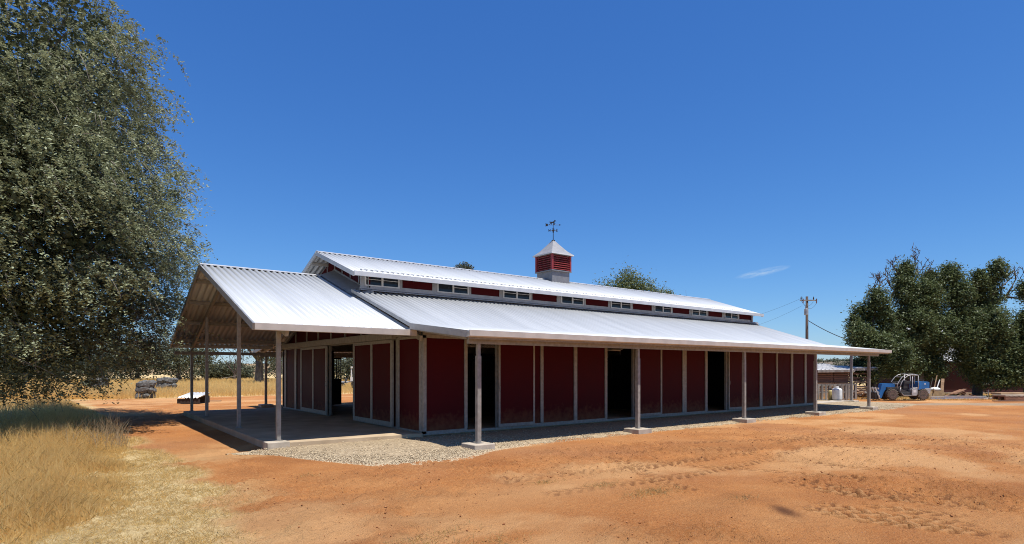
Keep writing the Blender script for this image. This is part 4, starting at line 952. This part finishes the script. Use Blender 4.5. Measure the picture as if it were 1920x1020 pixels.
shed_roof(1597, 1640, 686, 689.5, 2.6)

def pallet(label, x, d, rz, z0=-.08):
    t = empty('wooden_pallet', label, 'pallet', site(d, px(x, d), z0), FACE+rz, 'grey pallets stood on edge beyond the barn end')
    for i in range(5):
        xx = -.5+i*.25; B('board', M['grey_wood'], t, xx-.06, xx+.06, -.07, -.045, 0, 1.0)
        if i % 2 == 0: B('board', M['grey_wood'], t, xx-.06, xx+.06, .045, .07, 0, 1.0)
    for z in (.03, .48, .93): B('stringer', M['grey_wood'], t, -.58, .58, -.044, .044, z-.03, z+.04)
pallet('weathered grey pallet on edge nearest the red barn wall', 1541, 36.6, .05)
pallet('weathered grey pallet on edge behind the yellow and white tanks', 1571, 36.9, -.03)
pallet('weathered grey pallet on edge just left of the rear porch post', 1590, 37.3, .12)
tk = empty('propane_tank', 'white upright propane tank standing in front of the grey pallets', 'tank', site(35.4, px(1569.5, 35.4), -.05))
MB().lathe([(.20,0),(.22,.04),(.27,.07),(.28,.12),(.28,.62),(.26,.70),(.18,.76),(.08,.78)], n=24).build('body', M['white'], tk, smooth=True)
MB().lathe([(.085,.77),(.095,.80),(.095,.86),(.06,.87)], n=14).build('valve_collar', M['white'], tk)
tk = empty('gas_cylinder', 'slim yellow gas cylinder left of the white propane tank', 'tank', site(35.9, px(1557.5, 35.9), -.05))
MB().lathe([(.14,0),(.15,.03),(.15,.50),(.13,.58),(.06,.62)], n=18).build('body', M['yellow'], tk, smooth=True)
MB().lathe([(.06,.61),(.07,.64),(.07,.72),(.03,.73)], n=12).build('valve', M['black'], tk)
# firewood heap
fwp = empty('firewood_pile', 'heap of split firewood against the slatted shed wall', 'firewood', site(39.2, px(1609, 39.2), -.1), FACE)
rr_ = random.Random(8)
for i in range(46):
    q = rr_.uniform(-1, 1); z = rr_.uniform(0, .62*(1-abs(q)*.7)); a = rr_.uniform(0, PI); b_ = rr_.uniform(-.5, .5)
    c = Vector((q*.75, rr_.uniform(-.3, .3), z+.06)); dd = Vector((math.cos(a), math.sin(a), b_)).normalized()*.2
    MB().tube([c-dd, c+dd], rr_.uniform(.04, .075), 5).build('log', M[rr_.choice(('grey_wood', 'tan_wood', 'brown_wood'))], fwp)

# ------------------------------------------------------------------ blue telehandler
TH = empty('telehandler', 'small blue and silver telescopic loader with open cab parked by the trees', 'telehandler', site(37.0, 24.64, -.07), FACE+PI)
k_ = .002826
def T(X, Y): return ((768-X)*k_, (722-Y)*k_)
def tp(name, m, poly, y0, y1, parent=TH, bevel=.012):
    return MB().prism([T(*p) for p in poly], 1, y0, y1).build(name, M[m], parent, bevel=bevel)
tp('chassis', 'black', [(440,520),(700,560),(760,640),(960,650),(1340,600),(1340,560),(960,560),(640,440),(440,440)], -.40, .34)
tp('boom', 'blue', [(350,365),(470,360),(620,365),(640,400),(640,440),(450,470),(390,560),(340,690),(285,682),(290,600)], -.12, .22)
tp('boom_arm', 'black', [(620,330),(1180,300),(1180,360),(640,395)], -.25, -.02)
tp('engine_cover', 'blue', [(1112,325),(1200,312),(1330,318),(1362,335),(1362,470),(1110,500)], -.45, .42)
tp('counterweight', 'silver', [(1250,465),(1368,462),(1380,500),(1370,585),(1300,600),(1260,520)], -.45, .46)
tp('side_box', 'silver', [(960,490),(1085,440),(1085,600),(1060,630),(965,630)], .12, .47)
tp('decal', 'white', [(990,505),(1052,505),(1052,560),(990,560)], .471, .475, bevel=0)
tp('decal', 'white', [(1250,350),(1272,350),(1272,385),(1250,385)], .421, .425, bevel=0)
cabo = MB()
def fr(pts, y, r=.024): cabo.tube([(T(*p)[0], y, T(*p)[1]) for p in pts], r, 6)
arc = [(640,450),(655,370),(700,290),(760,215),(830,170),(900,152),(980,150),(1060,158),(1105,172)]
arc2 = [(705,470),(710,390),(745,310),(800,240),(870,185),(950,168),(1105,178)]
for y in (.44, -.30):
    fr(arc, y-.04 if y > 0 else y); fr([(1105,172),(1110,330),(1108,480)], y); fr([(978,160),(975,440),(965,620)], y)
fr(arc2, .46); fr([(705,450),(705,520),(740,590),(775,622),(950,622)], .46, .026)
fr([(1040,200),(1035,360)], .40, .018)
for p in ((900,152),(1105,172),(760,215),(655,370)): q = T(*p); cabo.tube([(q[0], -.30, q[1]), (q[0], .42, q[1])], .022, 6)
cabo.build('cab_frame', M['silver'], TH, smooth=True)
tp('cab_floor', 'black', [(720,560),(960,560),(960,615),(780,615)], -.28, .40)
tp('seat', 'black', [(830,430),(850,300),(900,290),(930,440),(930,520),(830,520)], -.12, .22)
tp('dashboard', 'black', [(650,470),(720,420),(770,440),(760,560),(690,560)], -.26, .36)
sw = MB(); sw.lathe([(.10,0),(.115,.01),(.10,.02)], (T(800,400)[0], .05, T(800,400)[1]), 0, 14); sw.build('steering_wheel', M['black'], TH)
mb = MB()
for X, Y in ((215,470),(235,640)): q = T(X, Y); mb.box(q[0]-.04, q[0]+.04, -.44, .46, q[1]-.05, q[1]+.05)
for y in (-.40, -.14, .14, .42): a, b = T(150,440), T(245,690); mb.beam((a[0], y, a[1]), (b[0], y, b[1]), .05, .07)
a, b = T(235,560), T(310,620); mb.beam((a[0], .05, a[1]), (b[0], .05, b[1]), .26, .22); mb.build('fork_carriage', M['silver'], TH)
MB().beam((T(200,690)[0], .30, T(200,700)[1]), (T(-10,700)[0], .30, T(0,702)[1]), .09, .035).build('fork', M['black'], TH)
MB().beam((T(200,690)[0], -.25, T(200,700)[1]), (T(-10,700)[0], -.25, T(0,702)[1]), .09, .035).build('fork', M['black'], TH)
mb = MB()
for x in (170, 215): q = T(x, 560); mb.box(q[0]-.03, q[0]+.03, -.38, .42, .04, q[1])
mb.build('fork_bracket', M['black'], TH)
mb = MB(); rr_ = random.Random(2)
for i in range(6): a = T(1130+i*25, 320); mb.tube([(a[0], rr_.uniform(-.2,.3), a[1]), (a[0]-.05, rr_.uniform(-.2,.3), a[1]+.13), (a[0]-.16, rr_.uniform(-.2,.3), a[1]+.10)], .014, 5)
mb.build('hose', M['black'], TH)
def wheel(x, z, r, y):
    mb = MB(); w = .24
    mb.lathe([(r*.55,-w/2),(r*.86,-w/2),(r*.95,-w*.38),(r*.95,w*.38),(r*.86,w/2),(r*.55,w/2)], (0,0,0), 1, 28)
    for i in range(18):
        for sgn in (-1, 1):
            a = 2*PI*(i+(.5 if sgn > 0 else 0))/18; c, s = math.cos(a), math.sin(a); c2, s2 = math.cos(a+.14), math.sin(a+.14)
            mb.beam((c*r*.96, sgn*w*.46, s*r*.96), (c2*r*.97, sgn*.01, s2*r*.97), .05, .06, (c, 0, s))
    tb = mb.build('wheel', M['rubber'], TH); tb.location = (x, y, z)
    o = MB(); o.lathe([(r*.30,-.02),(r*.52,-.02),(r*.56,.125),(r*.50,.125),(r*.40,.06),(r*.16,.05),(r*.14,.12),(r*.05,.12)], (0,0,0), 1, 22); o.build('rim', M['rim'], tb)
    return tb
for x, y in ((T(535,0)[0], .36), (T(535,0)[0], -.36), (T(1215,0)[0], .36), (T(1215,0)[0], -.36)):
    t_ = wheel(x, .345, .345, y)
    if y < 0: t_.rotation_euler = (0, 0, PI)

# ------------------------------------------------------------------ junk in the yard at right
def yd(x, d, z=-.1): return site(d, px(x, d), z)
cbx = empty('cardboard_box', 'open cardboard box with white scrap inside, behind the loader', 'box', yd(1752, 38.6), FACE-.2)
mb = MB(); mb.box(-.42,.42,-.3,.3,0,.03)
for b in ((-.42,.42,-.3,-.285,.03,.55), (-.42,.42,.285,.3,.03,.55), (-.42,-.405,-.285,.285,.03,.55), (.405,.42,-.285,.285,.03,.55)): mb.box(*b)
mb.build('body', M['card'], cbx)
mb = MB(); mb.beam((-.3,-.33,.5),(-.3,-.52,.34),.55,.012,(1,0,0)); mb.build('flap', M['card'], cbx)
bag = MB(); bag.lathe([(.02,.5),(.28,.52),(.34,.60),(.22,.70),(.05,.74)], (0,0,0), 2, 9); tag(bag.build('white_sack', M['white'], None), 'crumpled white sacking stuffed in the open cardboard box', 'sack').location = yd(1753, 38.6, -.07)
cb2 = empty('cardboard_box', 'brown crumpled carton leaning left of the open cardboard box', 'box', yd(1739, 38.3), FACE+.35)
mb = MB(); mb.prism([(-.22,0),(.24,0),(.30,.46),(-.08,.56)], 1, -.22, .2); mb.build('body', M['card'], cb2)
mb = MB(); mb.beam((-.06,-.2,.55),(-.3,-.25,.42),.4,.012,(0,1,0)); mb.build('flap', M['card'], cb2)
def stick(name, label, x0, z0, x1, z1, d, w, m, cat):
    a = Vector(yd(x0, d, z0)); b = Vector(yd(x1, d+.3, z1)); o = MB().beam(Vector((0,0,0)), b-a, w, w*.6).build(name, M[m], None); o.location = a; tag(o, label, cat)
stick('wood_lath', 'thin pale lath leaning up out of the cardboard box, tallest of the sticks', 1750, .3, 1757, 1.45, 38.6, .05, 'tan_wood', 'stick')
stick('metal_rod', 'dark crooked rod leaning left of the pale lath', 1742, .3, 1749, 1.28, 38.5, .035, 'deadwood', 'rod')
stick('white_pipe', 'short white pipe slanting from the box, right of the pale lath', 1755, .4, 1762, 1.15, 38.5, .05, 'white', 'pipe')
stick('wide_board', 'wide tan board standing upright at the right of the cardboard box', 1766, .3, 1768, 1.2, 38.8, .16, 'tan_wood', 'board')
for i, (lb, x0, x1, d, z, hh) in enumerate((('galvanised steel beam lying nearest the cardboard box', 1745, 1772, 37.7, .02, .14), ('long galvanised steel beam lying on the dry grass beside the rust heap', 1771, 1822, 37.9, .04, .16), ('galvanised steel beam lying at the right end of the row', 1820, 1848, 38.1, .03, .15))):
    a = Vector(yd(x0, d, z-.1)); b = Vector(yd(x1, d+.1, z-.1)); o = empty('steel_beam', lb, 'beam', a, 0, 'steel beams on the ground by the junk'); e = b-a
    MB().beam((0,0,hh/2), (e.x, e.y, e.z+hh/2), .03, hh).build('web', M['lighttrim'], o)
    for z2 in (0, hh): MB().beam((0,0,z2), (e.x, e.y, e.z+z2), .16, .025).build('flange', M['lighttrim'], o)
rp = empty('scrap_heap', 'heap of rusty brown sheets and boards on the yard grass', 'scrap', yd(1803, 39.2), FACE)
rr_ = random.Random(77)
for i in range(16):
    x = rr_.uniform(-.75, .75); z = .12+.55*(1-abs(x))*rr_.random(); L_ = rr_.uniform(.35, .65); s_ = -.5 if x > 0 else .4
    a = Vector((x-L_, rr_.uniform(-.3,.3), max(.03, z-L_*abs(s_) if x < 0 else z+.1))); b = Vector((x+L_, rr_.uniform(-.3,.3), max(.03, z+.1 if x < 0 else z-L_*.4)))
    MB().beam(a, b, rr_.uniform(.2,.5), .02).build('sheet', M['rust' if rr_.random() < .75 else 'brown_wood'], rp)
mb = MB(); mb.prism([(-.22,0),(.25,0),(.12,.42),(.02,.45)], 1, -.42, -.40); tag(mb.build('plywood_offcut', M['tan_wood'], None), 'pale triangular plywood offcut propped on the rusty heap', 'board'); bpy.data.objects['plywood_offcut'].location = yd(1803, 38.9); bpy.data.objects['plywood_offcut'].rotation_euler = (0,0,FACE)
wsx = MB(); rr_ = random.Random(4)
for i in range(9): 
    c = (rr_.uniform(-.4,.4), rr_.uniform(-.2,.2), .04); wsx.box(c[0]-.1, c[0]+.1, c[1]-.06, c[1]+.06, 0, rr_.uniform(.03,.1))
o = tag(wsx.build('plaster_rubble', M['white'], None), 'scatter of white rubble at the right end of the steel beams', 'rubble'); o.location = yd(1851, 38.0); o.rotation_euler = (0,0,FACE)
tag(MB().beam((0,0,-.2),(0.02,0,.55),.05,.05).build('steel_stake', M['galv'], None), 'short grey stake standing in the grass below the house window', 'stake').location = yd(1853, 39.5)
# slabs on sleepers at the right edge
sp = empty('timber_pallet', 'low dark timber pallet carrying the grey slab at the right edge', 'pallet', yd(1902, 37.2), FACE)
for y in (-.45, 0, .45): B('bearer', M['brown_wood'], sp, -1.0, 1.0, y-.06, y+.06, 0, .20)
for i in range(7): B('board', M['brown_wood'], sp, -1.0+i*.3, -.80+i*.3, -.52, .52, .20, .235)
o = tag(MB().box(-1.0,1.15,-.5,.5,0,.09).build('stone_slab', M['conc'], None, bevel=.01), 'grey concrete slab lying on the low timber pallet', 'slab'); o.location = yd(1902, 37.2, .137); o.rotation_euler = (0,0,FACE)
o = tag(MB().box(-1.0,.95,-.35,.4,0,.12).build('stone_slab', M['tan_wood'], None, bevel=.01), 'pale tan plank stack resting on the grey slab', 'planks'); o.location = yd(1895, 37.6, .227); o.rotation_euler = (0,0,FACE+.06)
o = tag(MB().box(-1.3,1.2,-.12,.12,0,.05).build('wood_plank', M['brown_wood'], None), 'long plank lying flat on the dry grass at the right edge', 'plank'); o.location = yd(1903, 35.2, -.09); o.rotation_euler = (0,0,FACE)

# ------------------------------------------------------------------ utility pole and lines
d = 60; up = empty('utility_pole', 'brown wooden utility pole with crossarm and transformer behind the barn roof', 'utility pole', site(d, px(1513, d)), FACE)
MB().tube([(0,0,-.3),(0,0,9.45)], [.17,.12], 10).build('pole', M['pole'], up, smooth=True)
MB().box(-.78,.95,-.17,-.08,8.98,9.10).build('crossarm', M['grey_wood'], up)
for x in (-.66, .62):
    MB().lathe([(.03,9.10),(.05,9.16),(.07,9.24),(.04,9.36),(.03,9.42)], (x,-.12,0), 2, 8).build('insulator', M['black'], up)
for x in (-.5, .88): MB().tube([(x,-.2,8.72),(x+.02,-.2,9.2)], .055, 7).build('fuse_cutout', M['rim'], up)
mb = MB(); mb.lathe([(.16,7.5),(.20,7.54),(.20,8.1),(.16,8.15)], (-.2,-.26,0), 2, 14); mb.tube([(-.26,-.26,8.15),(-.26,-.26,8.42)], .05, 7); mb.build('transformer', M['fascia'], up)
mb = MB()
def sag(a, b, s, n=10): 
    a, b = Vector(a), Vector(b); return [a.lerp(b, t/n)-Vector((0,0,s*4*(t/n)*(1-t/n))) for t in range(n+1)]
mb.tube(sag((-.66,-.12,9.2), (-.5,-.2,8.9), -.35), .012, 4); mb.tube(sag((-.66,-.12,9.0), (.6,-.12,8.9), .5), .012, 4); mb.tube(sag((-.5,-.2,8.72), (.88,-.2,8.72), .55), .012, 4)
mb.build('jumper_wire', M['cable'], up)
def wire(label, a, b, s, r): 
    p0 = Vector(a); o = MB().tube([p-p0 for p in sag(a, b, s, 24)], r, 5).build('power_line', M['cable'], None); o.location = p0; tag(o, label, 'wire')
wire('thin power line running left from the pole crossarm, upper of two', site(60, px(1513,60)-.72, 9.1), site(75, px(1330,75), 7.6), .5, .009)
wire('thin power line running left from the pole, lower of two', site(60, px(1513,60)-.5, 8.4), site(75, px(1340,75), 6.4), .6, .008)
wire('thick twisted service cable falling right from the pole towards the trees', site(60, px(1513,60)+.15, 6.85), site(47, px(1650,47), 3.5), .35, .035)

# ------------------------------------------------------------------ left: rock baskets, roof sheet, plank, farm machine
def rock(mb_seed, r):
    rr = random.Random(mb_seed); vs_, fs = [], []
    n1, n2 = 7, 4
    vs_.append((0,0,1))
    for i in range(1, n2):
        for j in range(n1): p, t = PI*i/n2, 2*PI*j/n1; vs_.append((math.sin(p)*math.cos(t), math.sin(p)*math.sin(t), math.cos(p)))
    vs_.append((0,0,-1)); e = len(vs_)-1
    for j in range(n1): fs.append((0, 1+j, 1+(j+1) % n1)); fs.append((e, 1+(n2-2)*n1+(j+1) % n1, 1+(n2-2)*n1+j))
    for i in range(n2-2):
        for j in range(n1): a = 1+i*n1; fs.append((a+j, a+n1+j, a+n1+(j+1) % n1, a+(j+1) % n1))
    sxx, syy, szz_ = rr.uniform(.8,1.3), rr.uniform(.7,1.1), rr.uniform(.68,.92)
    m_ = MB(); m_.add([(x*r*sxx*rr.uniform(.82,1.12), y*r*syy*rr.uniform(.82,1.12), z*r*szz_*rr.uniform(.85,1.1)) for x, y, z in vs_], fs); return m_
RM = []
for i in range(8):
    me = rock(50+i, 1.0).mesh('stone'); me.materials.append(M['rock']); RM.append(me)
def basket(label, x, d, wd, hg, seed):
    t = empty('rock_basket', label, 'rock basket', site(d, px(x, d)), FACE, 'wire baskets of stones standing in the dry field')
    rr = random.Random(seed); r = wd/2
    z = .12
    while z < hg-.05:
        nn = 6; off = rr.uniform(0, 1)
        for j in range(nn):
            a = 2*PI*(j+off)/nn; o = bpy.data.objects.new('stone', rr.choice(RM)); COL.objects.link(o); o.parent = t
            s = rr.uniform(.34, .43)*wd/1.35; q = r*rr.uniform(.62, .74); o.location = (math.cos(a)*q, math.sin(a)*q, z+rr.uniform(-.05,.05)); o.scale = (s, s, s*rr.uniform(.85,1.1)); o.rotation_euler = (rr.uniform(-.4,.4), rr.uniform(-.4,.4), a+PI/2)
        o = bpy.data.objects.new('stone', RM[0]); COL.objects.link(o); o.parent = t; o.location = (0,0,z); o.scale = (.4,.4,.35)
        z += .40
    mb = MB()
    for i in range(5):
        zz = .05+(hg-.05)*i/4; mb.tube([(math.cos(2*PI*j/20)*r*1.04, math.sin(2*PI*j/20)*r*1.04, zz) for j in range(21)], .005, 3, cap=False)
    for j in range(20): a = 2*PI*j/20; mb.tube([(math.cos(a)*r*1.04, math.sin(a)*r*1.04, 0), (math.cos(a)*r*1.04, math.sin(a)*r*1.04, hg)], .005, 3, cap=False)
    mb.build('wire_mesh', M['cable'], t)
basket('round wire basket of grey stones, nearest to the porch posts and lowest down', 273, 39.6, 1.10, 1.0, 1)
basket('round wire basket of grey stones behind the nearest one, right of it', 312, 49.6, 1.40, 1.2, 2)
basket('round wire basket of stones half hidden by hanging oak twigs, farthest left', 182, 51.9, 1.6, 1.0, 3)
rsx = empty('roof_sheet_stack', 'short white corrugated roof sheets stacked on dark blocks behind the porch post', 'roof sheets', site(33.6, px(362, 33.6)), FACE)
n_ = 49; xs = np.linspace(-.62, .60, n_); wz = .035*np.sin((xs+.62)/.2*2*PI)
prof_y = [-.55, .75]
vv = []; 
for off in (0, -.02):
    for y, z in ((-.55, .34), (.85, .58)): vv.append(np.c_[xs, np.full(n_, y), z+wz+off])
Vv = np.concatenate(vv); i = np.arange(n_-1); fs = [np.c_[i, i+1, i+1+n_, i+n_], np.c_[i+2*n_, i+3*n_, i+1+3*n_, i+1+2*n_], np.c_[i, i+2*n_, i+1+2*n_, i+1]]
array_mesh('sheet', Vv, np.concatenate(fs), M['lighttrim'], rsx)
mb = MB(); mb.box(-.64,.60,-.5,-.35,0,.26); mb.box(-.64,.60,.3,.7,0,.40); mb.build('block', M['wood_dark'], rsx)
o = tag(MB().box(-.35,.5,-.1,.1,0,.05).build('wood_plank', M['tan_wood'], None), 'short pale plank on the dirt just right of the second porch post', 'plank'); o.location = site(35.2, px(398, 35.2), -.09); o.rotation_euler = (0,0,FACE+.1)
# pale machine glimpsed through the open doorway
fm = empty('farm_machine', 'pale farm machine on dark wheels glimpsed through the open barn doorway', 'farm machine', site(58, px(667, 58)), FACE)
mb = MB(); mb.box(-.4,1.6,-.5,.5,.75,1.15); mb.box(-1.6,-.4,-.1,.1,.62,.74); mb.build('body', M['white'], fm)
mb = MB(); mb.box(-.35,1.2,-.55,.55,2.05,2.2); 
for x in (-.3, 1.1): mb.box(x-.05, x+.05, -.5, -.4, 1.15, 2.05); mb.box(x-.05, x+.05, .4, .5, 1.15, 2.05)
mb.build('canopy', M['white'], fm)
mb = MB(); mb.box(-1.9,-.9,-.35,.35,.55,.62); mb.box(-1.9,-1.84,-.35,.35,.62,1.0); mb.box(-1.0,-.94,-.35,.35,.62,1.05); mb.build('hitch', M['black'], fm)
for x, r in ((.1,.42), (1.2,.5), (-1.5,.28)):
    w_ = MB(); w_.lathe([(.1,-.62),(r,-.62),(r,.62),(.1,.62)], (x,0,r), 1, 18); w_.build('wheel', M['black'], fm)
